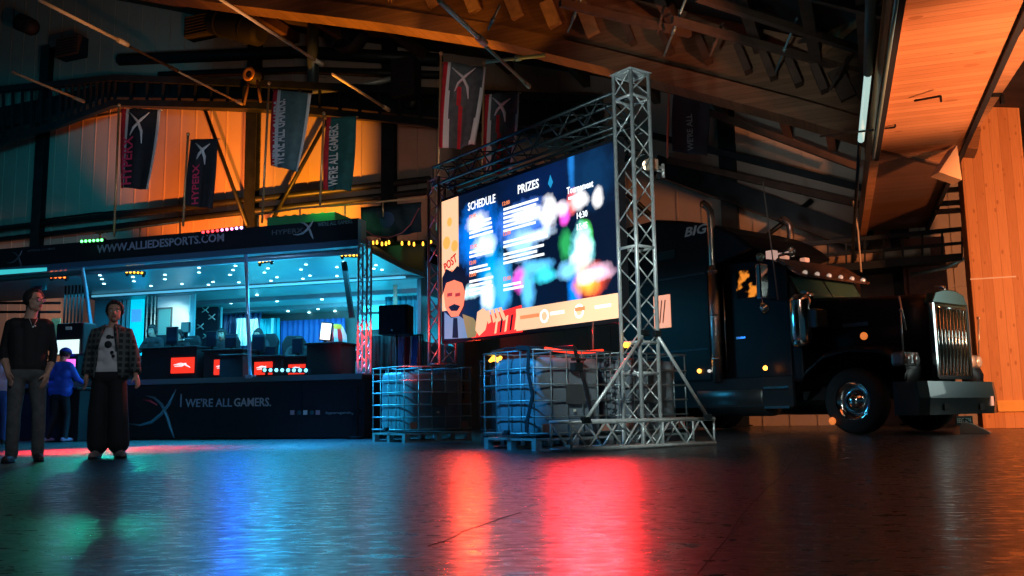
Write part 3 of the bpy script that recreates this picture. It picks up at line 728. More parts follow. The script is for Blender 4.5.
# posts and struts of the awning
c = MB(); c.tube([tp(83, 262, .1), tp(82.5, 268, .1), tp(92, 331, 1.0)], .04, 10); P('awning_strut', c, mat('blue_white_steel', (.5, .62, .8), .3, .6), 'slanted pale strut')
c = MB(); c.tube([tp(245.5, 246, .04), tp(250.5, 378, .04)], .035, 10); c.b2(tp(250.5, 378).x-.07, tp(250.5, 378).x+.07, -.07, .08, deck-.02, deck+.04); P('awning_post', c, MATS['blue_white_steel'])
c = MB(); c.bar(tp(344, 262, .9), tp(352, 318, .9), .09, .07); P('gas_strut', c, BLKM)
# ceiling spots
spots = [(100,275),(102,279),(104,284),(133,277),(134,281),(165,275),(165,279),(151,286),(182,284),(199,268),(199,272.5),(235.5,265.5),(233,270),(230,275),(213,282),(208.5,285),(239,282.5),(196.5,290.5),(272,262),(268,268),(264.5,272.5),(277,277),(271,281),(306,264.5),(301,269.5),(310,275.5),(303,278.5),(337,267),(337,276),(344,262),(376,265),(382,270),(374,268.5)]
for (x, y) in spots:
    d = ray(x, y); best = None
    for k in range(60):                        # where the ray meets the sloping ceiling
        yy = .12+2.48*k/59; p = tp(x, y, yy); zz = zf+(3.25-zf)*(yy-.12)/2.48
        e_ = abs(p.z-zz)
        if best is None or e_ < best[0]: best = (e_, p, zz)
    p = best[1]; c = MB(); c.lathe([(.001, -.002), (.026, -.003), (.034, .004), (.034, .012)], 10, (p.x, p.y, best[2]-.008)); P('downlight', c, E_WHITE)
inner = [(257,295),(285,299),(300,298),(312,297),(322,299),(330,295),(341,296),(277,301),(288,311),(318,309),(309,316),(335,312),(350,301),(231,303),(392,300),(398,305)]
for (x, y) in inner:
    best = min((abs(tp(x, y, 2.65+2.4*k/40).z-(3.19-.114*(.05+2.4*k/40))), k) for k in range(41)); p = tp(x, y, 2.65+2.4*best[1]/40)
    c = MB(); c.lathe([(.001, -.002), (.028, -.003), (.036, .004), (.036, .012)], 10, (p.x, p.y, 3.175-.114*(p.y-2.6))); P('downlight', c, E_WHITE)
# lining: white light shelf between awning and body
c = MB(); c.b2(bodyL+.2, bodyR-.3, 2.45, 2.5, 3.2, 3.24); P('light_cove', c, em('cove_glow', (.2, .75, 1), .45))
# interior fittings at the back
IY = 4.95
def inner_box(name, x0, y0, x1, y1, m_, y=IY, th=.05, lab=None, bevel=0):
    a, b = tp(x0, y1, y), tp(x1, y0, y); return P(name, MB().b2(a.x, b.x, y, y+th, a.z, b.z), m_, lab, bevel)
inner_box('wall_panel', 92, 292, 112, 362, mat('teal_panel', (.05, .16, .2), .4), y=2.75)
inner_box('door_recess', 112, 292, 129, 362, BLKM, y=3.0)
for x in (113, 117, 122, 126): inner_box('door_frame', x, 296, x+1.2, 362, mat('cyan_frame', (.2, .5, .55), .3), y=2.9)
inner_box('glowing_door', 128.5, 299, 143.5, 356, em('door_glow', (.0, .62, .85), .85), y=2.9, lab='cyan glowing glazed door')
inner_box('door_poster', 131, 309, 141, 322, em('door_poster', (.05, .35, .9), .8), y=2.87)
for x in (144.5, 149, 152.5): inner_box('corner_post', x, 292, x+2.6, 358, mat('cream_post', (.62, .66, .6), .4), y=2.68)
inner_box('white_wall', 156, 292, 190, 345, mat('lit_white_wall', (.85, .9, .88), .5), y=2.8, lab='bright white inner wall')
inner_box('doorway_frame', 156, 307, 172, 345, mat('doorway_frame', (.1, .12, .12), .5), y=2.77)
inner_box('doorway', 157.5, 309, 170, 345, mat('doorway_teal', (.1, .35, .35), .5), y=2.74)
inner_box('post_cyan', 189, 293, 195, 345, mat('cyan_frame', (.2, .5, .55), .3), y=2.75)
inner_box('logo_board', 195.5, 302, 218, 352, mat('logo_board', (.006, .012, .03), .6), y=4.0, lab='dark backdrop with four emblems')
for (x, y) in ((205.5, 310), (212, 317), (200.5, 326.5), (206.5, 336)):
    p = tp(x, y, 3.96); c = MB(); s_ = .085
    c.tube([p+V((-s_, 0, s_*.6)), p, p+V((s_, 0, -s_*.8))], .014, 6); c.tube([p+V((s_, 0, s_*.8)), p, p+V((-s_*1.2, 0, -s_*.6))], .014, 6); P('backdrop_emblem', c, WHT)
inner_box('post_slim', 219.5, 307, 221.5, 332, MATS['cyan_frame'], y=3.9)
inner_box('bright_post', 270.5, 318, 273, 348, mat('bright_post', (.6, .9, .9), .4), y=4.7)
def curtain(x0, y0, x1, y1, m_, lab, y=4.85, amp=.035, n=9, sway=0):
    a, b = tp(x0, y1, y), tp(x1, y0, y); c = MB(); N_ = 80; r0 = []; r1 = []
    rows = []
    for k in range(5):
        z = b.z+(a.z-b.z)*k/4; row = []
        for i in range(N_+1):
            u = i/N_; row.append(V((a.x+(b.x-a.x)*(u+sway*math.sin(k*.9+u*5)*(.03)), y+amp*math.sin(u*n*6.28+k*.3)+.4*amp*math.sin(u*n*17), z)))
        rows.append(row)
    c.loft(rows, caps=False, closed=False); o = P('curtain', c, m_, lab); o.modifiers.new('thick', 'SOLIDIFY').thickness = .01; return o
curtain(221, 312, 262, 360, mat('blue_curtain', (.03, .12, .3), .7), 'dark blue curtain', n=8)
SHEER = mat('sheer_white', (.6, .85, .9), .7)
curtain(235, 318, 246, 346, SHEER, 'pale lit sheer curtain', y=4.4, n=3, sway=2)
curtain(248, 319, 258, 343, SHEER, 'second pale lit sheer curtain', y=4.4, n=3, sway=2)
curtain(258, 318, 280, 356, mat('cyan_curtain', (.0, .5, .65), .6), 'bright cyan curtain', n=5)
curtain(280, 318, 345, 360, mat('royal_curtain', (.02, .1, .38), .6), 'royal blue curtain', n=12)
curtain(371, 334, 421, 374, BLKM, 'black sheet added to darken the space behind the loudspeaker', n=7, y=2.45)  # sheet put in for the dark around the loudspeaker
curtain(385, 295, 420, 345, mat('teal_curtain', (.02, .22, .3), .6), 'teal curtain at the right end', n=7, y=3.6)
inner_box('light_panel', 362, 292, 392, 302, mat('tan_glow', (.5, .5, .4), .5), y=4.6)
inner_box('light_panel', 362, 303, 396, 312, em('cyan_panel', (.05, .6, .75), .7), y=4.6)
inner_box('light_panel', 358, 313, 398, 330, em('cyan_panel_b', (.02, .5, .65), .6), y=4.6)
inner_box('post_slim', 393, 282, 396.5, 345, mat('sand_post', (.4, .38, .28), .5), y=3.0)
inner_box('post_slim', 417, 268, 421, 372, MATS['teal_curtain'], y=2.65)
# left wing: cyan soffit strip and panel beyond the trailer body
P('wing_light', face_quad([(-30, 271.5), (46, 267.5), (46, 271), (-30, 277)], -.04, -.02), em('wing_cyan', (.05, .65, .7), .8))
inner_box('wing_panel', 30, 269, 46, 291, mat('wing_panel', (.2, .6, .65), .4), y=1.5)
inner_box('wing_poster', 34, 275, 41, 289, mat('poster_plum', (.25, .08, .16), .5), y=1.46)
# roof furniture
c = MB(); z0 = tp(250, 228, 1.2).z
for rails, posts_, lab in ((((96, 233), (180, 222)), ((100, 232.5, 242), (140, 227.5, 240), (180, 222, 236)), 'low handrail on the trailer roof above the white lettering'),
                           (((255, 215), (300, 208), (345, 205), (432, 197)), ((258, 214.5, 230), (300, 208, 224), (345, 205, 222), (383, 201.5, 217), (430, 197, 212)), 'amber lit handrail on the trailer roof above the fascia end and the corner banner')):
    c = MB(); c.tube([tp(*a, 1.2) for a in rails], .022, 8)
    for (x, y, y2) in posts_: c.tube([tp(x, y, 1.2), tp(x, y2, 1.2)], .018, 8)
    tag(c.build('roof_handrail', mat('amber_rail', (.6, .4, .22), .45, .4), loc=TR.o, rz=TR.a), lab, 'handrail', 'handrails on the trailer roof')
c = MB(); a = tp(345, 217, 1.0); b = tp(345, 209, 1.0); zt_ = tp(300, 217.5, 1.0).z; c.b2(tp(278, 217, 1.0).x, a.x, .6, 1.6, zt_-.4, zt_-.04)
for k_ in range(6): c.b2(tp(282+k_*9, 217, 1.0).x, tp(286+k_*9, 217, 1.0).x, .7, 1.5, zt_-.04, zt_)
tag(c.build('roof_unit', mat('green_lit_unit', (.06, .35, .12), .5), loc=TR.o, rz=TR.a, bevel=.03), 'low green lit unit on the trailer roof behind the fascia', 'roof unit')  # green glow on the unit is put into its colour
# dark banner screen right of the fascia
t = thing('side_banner', 'dark printed banner hung at the corner right of the lettered fascia', 'banner', TR.w(*tp(361, 236, 1.4)), TR.a)
a = tp(361, 236, 1.4); b = tp(421, 203, 1.4)
c = MB(); N_ = 24; rows = []
for k in range(6):
    rows.append([V(((b.x-a.x)*i/N_, .02*math.sin(i*1.1+k), (b.z-a.z)*k/5+.05*math.sin(i/N_*3.1)*(1 if k == 0 else 0)*-1)) for i in range(N_+1)])
c.loft(rows, caps=False, closed=False); o = c.build('cloth', mat('dark_print', (.015, .03, .05), .6, var=.6, scale=3, col2=(.03, .07, .1)), t); o.modifiers.new('t', 'SOLIDIFY').thickness = .01
c = MB(); c.tube([(0, 0, b.z-a.z), (b.x-a.x, 0, b.z-a.z)], .02, 8); c.build('top_rail', DKST, t)
c = MB(); c.lathe([(0, 0), (.13, 0), (.16, .02)], 14, ((b.x-a.x)*.45, -.05, (b.z-a.z)*.5), (0, 1, 0)); tag(c.build('print_motif', mat('print_blue', (.03, .08, .2), .6), t), 'dim blue round motif')
pts = [tp(419, 208, 1.3), tp(411, 224, 1.2), tp(402, 233, 1.1), tp(388, 238, 1.0), tp(374, 236, .8), tp(362, 228, .4)]
c = MB(); c.tube(pts, .014, 6); tag(c.build('hanging_cable', mat('pink_cable', (.55, .15, .2), .5), loc=TR.o, rz=TR.a), 'pink lit cable looping under the dark corner banner', 'cable')
t = thing('amber_string_lights', 'short string of amber lamps under the dark corner banner', 'string lights', TR.w(*tp(371, 243, 1.6)), TR.a)
p0 = tp(371, 243, 1.6); c = MB(); c.tube([(0, 0, .04), tp(440, 243, 1.6)-p0+V((0, 0, .04))], .006, 6); c.build('wire', BLKM, t)
for x in (373, 377, 382, 386, 389, 402, 409, 414, 423, 431):
    p = tp(x, 243+random.uniform(-1.5, 1.5), 1.6)-p0; c = MB(); c.lathe([(.01, .04), (.02, .02), (.022, -.03), (0, -.045)], 8, p); c.build('bulb', E_AMBER, t)
# ---- desks on the stage with lit red signs
RSIGN = em('red_sign', (1, .035, .015), 1.0)
def desk(x0, x1, ytop, y, signs, lab):
    a = tp(x0, ytop, y); b = tp(x1, ytop, y); t = thing('gaming_desk', lab, 'desk', TR.w(a.x, y, deck), TR.a, 'gaming desks on the stage')
    w_ = b.x-a.x; h = a.z-deck
    MB().b2(-.03, w_+.03, -.05, .65, h-.04, h).build('desk_top', BLK, t, bevel=.01)
    MB().b2(0, w_, 0, .03, .02, h-.04).build('front_panel', BLKM, t)
    for q in (0, w_-.04): MB().b2(q, q+.04, .03, .6, 0, h-.04).build('side_panel', BLKM, t)
    for (sx0, sy0, sx1, sy1) in signs:
        p = tp(sx0, sy1, y-.03); q = tp(sx1, sy0, y-.03)
        s_ = MB().b2(p.x-a.x, q.x-a.x, -.03, -.005, p.z-deck, q.z-deck).build('sign', RSIGN, t, bevel=.004); tag(s_, 'glowing red sign')
        cx = (p.x+q.x)/2-a.x; cz = (p.z+q.z)/2-deck; k = (q.x-p.x)*.36; e = MB()
        e.tube([(cx-k, -.036, cz+.01), (cx-k*.2, -.036, cz+.03), (cx+k*.3, -.036, cz+.02), (cx+k, -.036, cz-.05)], [.008, .022, .02, .006], 6)
        e.tube([(cx-k*.9, -.036, cz-.02), (cx, -.036, cz-.01), (cx+k*.5, -.036, cz+.04)], [.008, .018, .008], 6); e.build('sign_emblem', em('emblem_glow', (1, .85, .85), .9), s_)  # emblem given a glow of its own, as little light reaches it
    return t
desk(142, 197, 348, .75, [(170.5, 357, 194, 373.5)], 'dark gaming desk with a whole red lit sign, beside the woman in a plaid jacket')
desk(204, 243, 350, .8, [(213.5, 359, 234, 375)], 'dark gaming desk with a red lit sign, just left of the tall white post')
desk(250, 282, 356, 1.0, [(254, 361.5, 272, 375)], 'dark gaming desk with a red lit sign, just right of the tall white post')
desk(284, 306, 356, 1.1, [(288, 364, 305, 374.5)], 'narrow dark desk with a red lit sign behind the pale led bar')
desk(307, 341, 343, .9, [], 'tall black counter carrying the bright white monitor')
# black case standing before the second desk
a = tp(222, 375, .45); b = tp(246, 354, .45); c = MB(); c.b2(a.x, b.x, .35, .62, deck, b.z)
c.b2(a.x-.02, b.x+.02, .33, .64, b.z-.03, b.z)
tag(c.build('black_case', BLK, loc=TR.o, rz=TR.a, bevel=.015), 'black case standing before the second gaming desk, hiding part of its red sign', 'case')
# monitors
def monitor(x0, y0, x1, y1, y, lab, scr, tilt=0, rz=0):
    a, b = tp(x0, y1, y), tp(x1, y0, y); w_ = b.x-a.x; h = b.z-a.z; cx = (a.x+b.x)/2
    t = thing('monitor', lab, 'monitor', TR.w(cx, y, a.z-.12), TR.a+rz, 'monitors on the stage desks')
    o = MB().b2(-w_/2, w_/2, -.015, .03, .12, .12+h).build('casing', BLK, t, bevel=.006); o.rotation_euler.y = tilt
    o2 = MB().b2(-w_/2+.02, w_/2-.02, -.02, -.014, .14, .1+h).build('screen', scr, t); o2.rotation_euler.y = tilt
    MB().b2(-.03, .03, .02, .05, 0, .2).build('stand', BLK, t); MB().b2(-.12, .12, -.06, .12, 0, .012).build('foot', BLK, t)
    return t
DS = mat('dark_screen', (.01, .02, .04), .15)
monitor(166, 326.5, 178, 345, 1.0, 'dark monitor before the bright white inner wall', DS)
monitor(181, 322, 190, 333, 1.6, 'small raised dark monitor at the edge of the bright white inner wall', mat('teal_screen', (.02, .1, .12), .2, emit=(.05, .3, .35), es=.4))
monitor(206, 331, 217, 347, 1.1, 'dark monitor below the emblem backdrop', DS)
monitor(225, 334, 237, 348, 1.1, 'dark monitor before the dark blue curtain', DS)
monitor(252, 334, 265, 352, 1.25, 'dark monitor just right of the tall white post', DS)
monitor(264, 346, 276, 356, 1.3, 'low dark monitor before the bright cyan curtain', DS)
monitor(292, 338, 303, 354, 1.35, 'dark monitor before the royal blue curtain', DS)
monitor(318.5, 322, 330.5, 341, 1.1, 'tilted monitor with a bright white and orange picture', em('white_screen', (1, .85, .75), 1.3), tilt=.12)
p = tp(326, 333, 1.02); 
# lattice post at the stage end
def lattice_tower(name, lab, o, ang, w_, h, r, m_, step, group=None, brace_m=None, rb=None, z0=0., group_r=None):
    t = thing(name, lab, 'truss tower', o, ang, group); rb = rb or r*.45
    for (x, y) in ((0, 0), (w_, 0), (w_, w_), (0, w_)):
        MB().tube([(x, y, z0), (x, y, h)], r, 10).build('chord', m_, t)
    faces = (((0, 0), (w_, 0)), ((w_, 0), (w_, w_)), ((w_, w_), (0, w_)), ((0, w_), (0, 0)))
    n = max(2, round((h-z0)/step))
    for k, (a, b) in enumerate(faces):
        c = MB()
        for i in range(n):
            za, zb = z0+(h-z0)*i/n, z0+(h-z0)*(i+1)/n; p, q = (a, b) if i % 2 == 0 else (b, a)
            c.tube([(p[0], p[1], za), (q[0], q[1], zb)], rb, 6)
        for zz in (z0+.02, h-.02): c.tube([(a[0], a[1], zz), (b[0], b[1], zz)], rb*1.3, 6)
        c.build('lattice', brace_m or m_, t)
    return t
lt = lattice_tower('lattice_post', 'slim red and pink lit lattice post standing at the right end of the stage', TR.w(tp(357.5, 376, .05).x, .05, deck), TR.a, .17, tp(362, 239, .05).z-deck, .02, mat('post_pink', (.7, .5, .55), .35, .6), .2, rb=.01)
# speaker on pole beside the stage
sp = thing('loudspeaker', 'black loudspeaker on a pole at the stage end, above the left liquid tank', 'loudspeaker', TR.w(tp(393, 380, -.3).x, -.3, 0), TR.a)
a = tp(378, 335, -.3); b = tp(407, 304, -.3); o = TR.loc(sp.location); w_ = b.x-a.x
c = MB(); c.prism([(-w_/2, -.03), (w_/2, 0), (w_/2-.04, .36), (-w_/2+.04, .36)], a.z, b.z, 2); c.build('cabinet', BLKM, sp, bevel=.02)
c = MB(); c.b2(-w_/2+.03, w_/2-.03, -.045, -.03, a.z+.03, b.z-.03); c.build('grille', mat('speaker_grille', (.01, .012, .016), .9, bump=.6, bscale=300), sp)
MB().tube([(0, .15, .5), (0, .15, a.z)], .022, 8).build('pole', BLKM, sp)
for k in range(3):
    t_ = k*2.09+.4; MB().tube([(0, .15, .75), (math.cos(t_)*.4, .15+math.sin(t_)*.4, .02)], .014, 8).build('leg', BLKM, sp)
c = MB(); c.ball((0, -.045, a.z+.07), .018); tag(c.build('badge', WHT, sp), 'small pale badge')
# clutter hanging behind the tank: red and blue cloths on a stand
t = thing('clothes_rack', 'thin stand hung with a red and a pale blue cloth behind the left liquid tank', 'rack', TR.w(tp(408, 380, .3).x, .3, 0), TR.a)
zt = tp(400, 336, .3).z
for s_ in (-.28, .28): MB().tube([(s_, 0, 0), (s_, 0, zt)], .014, 8).build('upright', DKST, t)
MB().tube([(-.28, 0, zt), (.28, 0, zt)], .014, 8).build('rail', DKST, t)
for (x, w_, m_, lab) in ((-.13, .12, mat('lilac_cloth', (.35, .3, .6), .8), 'lilac cloth'), (-.01, .1, REDC, 'red cloth'), (.13, .13, mat('blue_cloth', (.1, .2, .6), .8), 'blue cloth')):
    c = MB(); rows = [[V((x-w_/2+w_*i/10*(1-.25*k/5), .02*math.sin(i*1.9+k), zt-.02-k*.13)) for i in range(11)] for k in range(6)]
    c.loft(rows, caps=False, closed=False); o = c.build('cloth', m_, t); o.modifiers.new('t', 'SOLIDIFY').thickness = .01; tag(o, lab)
# ---- left of the trailer: rails, cabinet and arcade screen
c = MB(); zt = tp(70, 284, 1.6).z; zb = tp(70, 335, 1.6).z
xs = [tp(x, 300, 1.6).x for x in (65, 68.5, 72, 75.5, 79, 82.5)]
for x in xs: c.tube([(x, 1.6, zb), (x, 1.6, zt)], .02, 8)
c.tube([(xs[0], 1.6, zt), (xs[-1], 1.6, zt)], .022, 8); c.tube([(xs[0], 1.6, zb), (xs[-1], 1.6, zb)], .022, 8); c.b2(xs[0], xs[-1], 1.55, 2.0, deck, zb)
tag(c.build('barred_cage', DKST, loc=TR.o, rz=TR.a), 'dark barred cage between the two standing visitors at the stage', 'cage')
c = MB(); a = tp(50, 352, 1.0); b = tp(60, 318, 1.0); c.b2(a.x, b.x, 1, 1.03, a.z, b.z)
tag(c.build('tan_panel', mat('tan_panel', (.7, .4, .18), .6), loc=TR.o, rz=TR.a), 'small tan lit panel right behind the shoulder of the man in black', 'panel')
for (a, b, lab) in (((-20, 303), (60, 303), 'upper'), ((-20, 312), (60, 312), 'lower')):
    c = MB(); c.tube([tp(*a, 2.2), tp(*b, 2.2)], .03, 8); tag(c.build('back_rail', DKST, loc=TR.o, rz=TR.a), '%s dark rail behind the head of the man in black' % lab, 'rail', 'rails behind the man')
gs = Frame(at(66, 430, 16.95)*1, TRA); gs.o.z = 0
t = thing('game_station', 'black game station with a bright white screen, used by the person in blue', 'game station', gs.o, TRA)
zz = lambda y: gs.px(66, y)[1]; xx = lambda x: gs.px(x, 350)[0]
MB().b2(xx(54), xx(84), -.05, .45, 0, .95).build('cabinet', BLKM, t, bevel=.015)
MB().b2(xx(53), xx(85), -.15, .5, .95, 1.0).build('shelf', DKST, t, bevel=.01)
MB().b2(xx(57), xx(79), -.02, .05, zz(354), zz(340)).build('screen', em('station_screen', (.75, 1, .95), 1.1), t)
MB().b2(xx(55), xx(82), .0, .35, zz(355), zz(323)).build('hood', BLK, t, bevel=.03)
tag(MB().b2(xx(74), xx(81), -.17, -.12, zz(374), zz(360)).build('lit_panel', em('pink_panel', (1, .15, .7), 1.4), t), 'glowing pink panel')
MB().b2(xx(66), xx(71), -.04, .0, zz(330), zz(327)).build('badge', WHT, t)
# banners above the stage (depths along the trailer roof)
banner(0, 0, ((119, 106), (114, 236)), ((123, 109), (162, 110), (150, 190), (121, 188)), BLKC, 'strip', 'curved dark banner with red hem and pink lettering before the teal siding', 17.6, txt='HYPERX', tcol=mat('pink_ink', (.9, .05, .15), .7), folds=.03)
banner(0, 0, ((188, 135), (183, 226)), ((192, 140), (219, 139), (213, 209), (188, 206)), BLKC, 'plain', 'small dark banner with a red lettered column, alone on the orange siding', 17.2, txt='HYPERX', tcol=MATS['pink_ink'], folds=.03)
banner(0, 0, ((269, 84), (262, 223)), ((275, 90), (312, 94), (298, 172), (272, 166)), mat('grey_teal_cloth', (.1, .17, .17), .85, var=.2), 'strip', 'tall teal-grey banner with white vertical lettering and a red hem', 16.8, txt="WE'RE ALL GAMERS.", logo=False, folds=.03)
banner(0, 0, ((324, 114), (320, 205)), ((328, 118), (357, 117), (351, 191), (325, 190)), mat('deep_teal_cloth', (.02, .12, .12), .85, var=.2), 'side', 'smaller deep teal banner with vertical lettering next to the tall teal-grey one', 16.4, txt="WE'RE ALL GAMERS.", logo=False, folds=.03)
banner(0, 0, ((441, 54), (437, 230)), ((444, 62), (487, 68), (476, 146), (441, 150)), GREYC, 'feather', 'tall draped grey banner with red and white folds left of the screen truss top', 16.2, folds=.07)
banner(0, 0, ((484, 64), (481, 232)), ((486, 95), (520, 93), (514, 172), (485, 176)), GREYC, 'feather', 'shorter draped grey and red banner partly behind the top truss', 15.9, folds=.06)
banner(0, 0, ((669, 90), (667, 158)), ((674, 92), (709, 94), (707, 156), (673, 152)), mat('navy_cloth', (.015, .02, .035), .85), 'plain', 'dark navy banner with dim vertical lettering right of the screen tower', 17, txt="WE'RE ALL", logo=False, tcol=mat('dim_ink', (.15, .22, .24), .8), folds=.02, pole_m=mat('red_pole', (.6, .2, .12), .5))
# ================================================================== screen, trusses, liquid tanks
GA = math.atan2(-.795, .606)
T0 = V((1.465, 10.38, 0))
GR = Frame(T0, GA)
def gp(px, py, y=0.):
    a, z = GR.px(px, py, y); return V((a, y, z))
# ---- towers
ttop = GR.px(636, 66, 0)[1]
tw = lattice_tower('truss_tower', 'tall silver box-truss tower at the near end of the big screen', GR.w(-.3, 0), GA, .3, ttop, .024, ALU, .27, 'towers of the screen truss', rb=.009)
for z in (.86, 1.22, 2.35, ttop-.32):
    c = MB()
    for (a, b) in (((0, 0), (.3, 0)), ((.3, 0), (.3, .3)), ((.3, .3), (0, .3)), ((0, .3), (0, 0))): c.tube([(a[0], a[1], z), (b[0], b[1], z)], .018, 8)
    c.build('joint_ring', ALU, tw)
MB().b2(-.03, .33, -.03, .33, ttop, ttop+.012).build('cap_plate', ALU, tw)
lattice_tower('truss_tower', 'far box-truss tower lit red at the left end of the big screen', GR.w(-4.57, 0), GA, .3, 4.12, .024, mat('tower_far', (.45, .34, .34), .35, .8), .27, 'towers of the screen truss', rb=.0115, z0=1.165)
# top box truss between the towers, with a second one behind it
def beam_truss(name, lab, fr, x0, x1, y, z, w_, m_, n, group=None, rb=.011, r=.022):
    o = fr.w(x0, y, z); t = thing(name, lab, 'truss', o, fr.a, group); Ln = x1-x0
    for (yy, zz) in ((0, 0), (w_, 0), (0, w_), (w_, w_)): MB().tube([(0, yy, zz), (Ln, yy, zz)], r, 8).build('chord', m_, t)
    for k, (a, b) in enumerate((((0, 0), (0, w_)), ((w_, 0), (w_, w_)), ((0, 0), (w_, 0)), ((0, w_), (w_, w_)))):
        c = MB()
        for i in range(n):
            p, q = (a, b) if i % 2 == 0 else (b, a); c.tube([(Ln*i/n, p[0], p[1]), (Ln*(i+1)/n, q[0], q[1])], rb, 6)
        for xx in (.01, Ln-.01): c.tube([(xx, a[0], a[1]), (xx, b[0], b[1])], rb, 6)
        c.build('lattice', m_, t)
    return t
DTR = mat('dark_truss', (.06, .09, .1), .4, .7)
beam_truss('box_truss', 'dark horizontal box truss carrying the big screen, nearer of the two', GR, -4.45, -.32, 0, 4.0, .3, DTR, 16, 'horizontal trusses above the screen')
beam_truss('box_truss', 'dark horizontal box truss just behind and below the one carrying the screen', GR, -4.9, -.75, .75, 3.82, .3, DTR, 18, 'horizontal trusses above the screen')
beam_truss('ground_truss', 'silver ground truss lying under the near screen tower as its foot', GR, 0, 0, 0, 0, .3, ALU, 1) if 0 else None
gt = thing('ground_truss', 'silver ground truss lying under the near screen tower as its foot', 'truss', GR.w(.0, -1.12, 0), GA, 'feet of the screen towers')
Lg = 2.32
for (xx, zz) in ((-.3, .03), (0.03, .03), (-.3, .32), (.03, .32)): MB().tube([(xx, 0, zz), (xx, Lg, zz)], .024, 10).build('chord', ALU, gt)
for xx in (-.3, .03):
    c = MB(); n = 9
    for i in range(n):
        a, b = (.03, .32) if i % 2 else (.32, .03); c.tube([(xx, Lg*i/n, a), (xx, Lg*(i+1)/n, b)], .012, 6)
    for yy in (.012, Lg-.012, 1.1, 1.42): c.tube([(xx, yy, .03), (xx, yy, .32)], .014, 6)
    c.build('lattice', ALU, gt)
for zz in (.03, .32):
    c = MB()
    for i in range(6): MB().tube([(-.3, Lg*i/5*.995+.005, zz), (.03, Lg*i/5*.995+.005, zz)], .012, 6).build('cross_bar', ALU, gt)
for (y0, y1, lab) in ((-.92, .05, 'silver stay leaning on the near screen tower, on the side of the screen'), (1.05, .25, 'silver stay leaning on the near screen tower, on the side of the truck')):
    t = thing('tower_stay', lab, 'stay', GR.w(.0, y0, .34), GA, 'stays of the near tower')
    MB().tube([(0.06, 0, 0), (0.03, y1-y0, .98)], .02, 10).build('tube', ALU, t)
    for p in ((0.06, 0, 0), (0.03, y1-y0, .98)):
        MB().b2(p[0]-.035, p[0]+.035, p[1]-.05, p[1]+.05, p[2]-.035, p[2]+.035).build('clamp', DKST, t, bevel=.01)
# work lamp clamped to the tower
t = thing('work_lamp', 'bright warm work lamp clamped high on the truck side of the near screen tower', 'lamp', at(654, 166, 10.75), GA)
MB().b2(-.06, .06, -.1, .02, -.06, .08).build('lamp_head', mat('lamp_head', (.8, .62, .45), .4, .3), t, bevel=.01)
MB().lathe([(0, 0), (.05, 0), (.06, .02)], 12, (-.075, -.04, .02), (-1, 0, 0)).build('lens', em('lamp_warm', (1, .72, .5), 6), t)
c = MB(); c.tube([(0, 0, 0), (0, .16, 0)], .018, 8); c.tube([(0, .02, -.05), (0, .16, -.05)], .014, 8); c.tube([(0, .16, .05), (0, .16, -.12)], .02, 8); c.build('bracket', ALU, t)
MB().lathe([(.03, 0), (.035, .05), (.02, .09), (0, .1)], 10, (0, .08, -.16)).build('knob', DKST, t)
c = MB(); c.lathe([(0, -.03), (.03, -.02), (.035, .01), (0, .03)], 10, GR.loc(at(626, 345, 10.5)), (0, -1, 0))
tag(c.build('marker_lamp', E_AMBER, loc=GR.o, rz=GR.a), 'small amber marker lamp on the near tower at strut height', 'lamp')
c = MB(); a = GR.w(.8, 2.4, 0); 
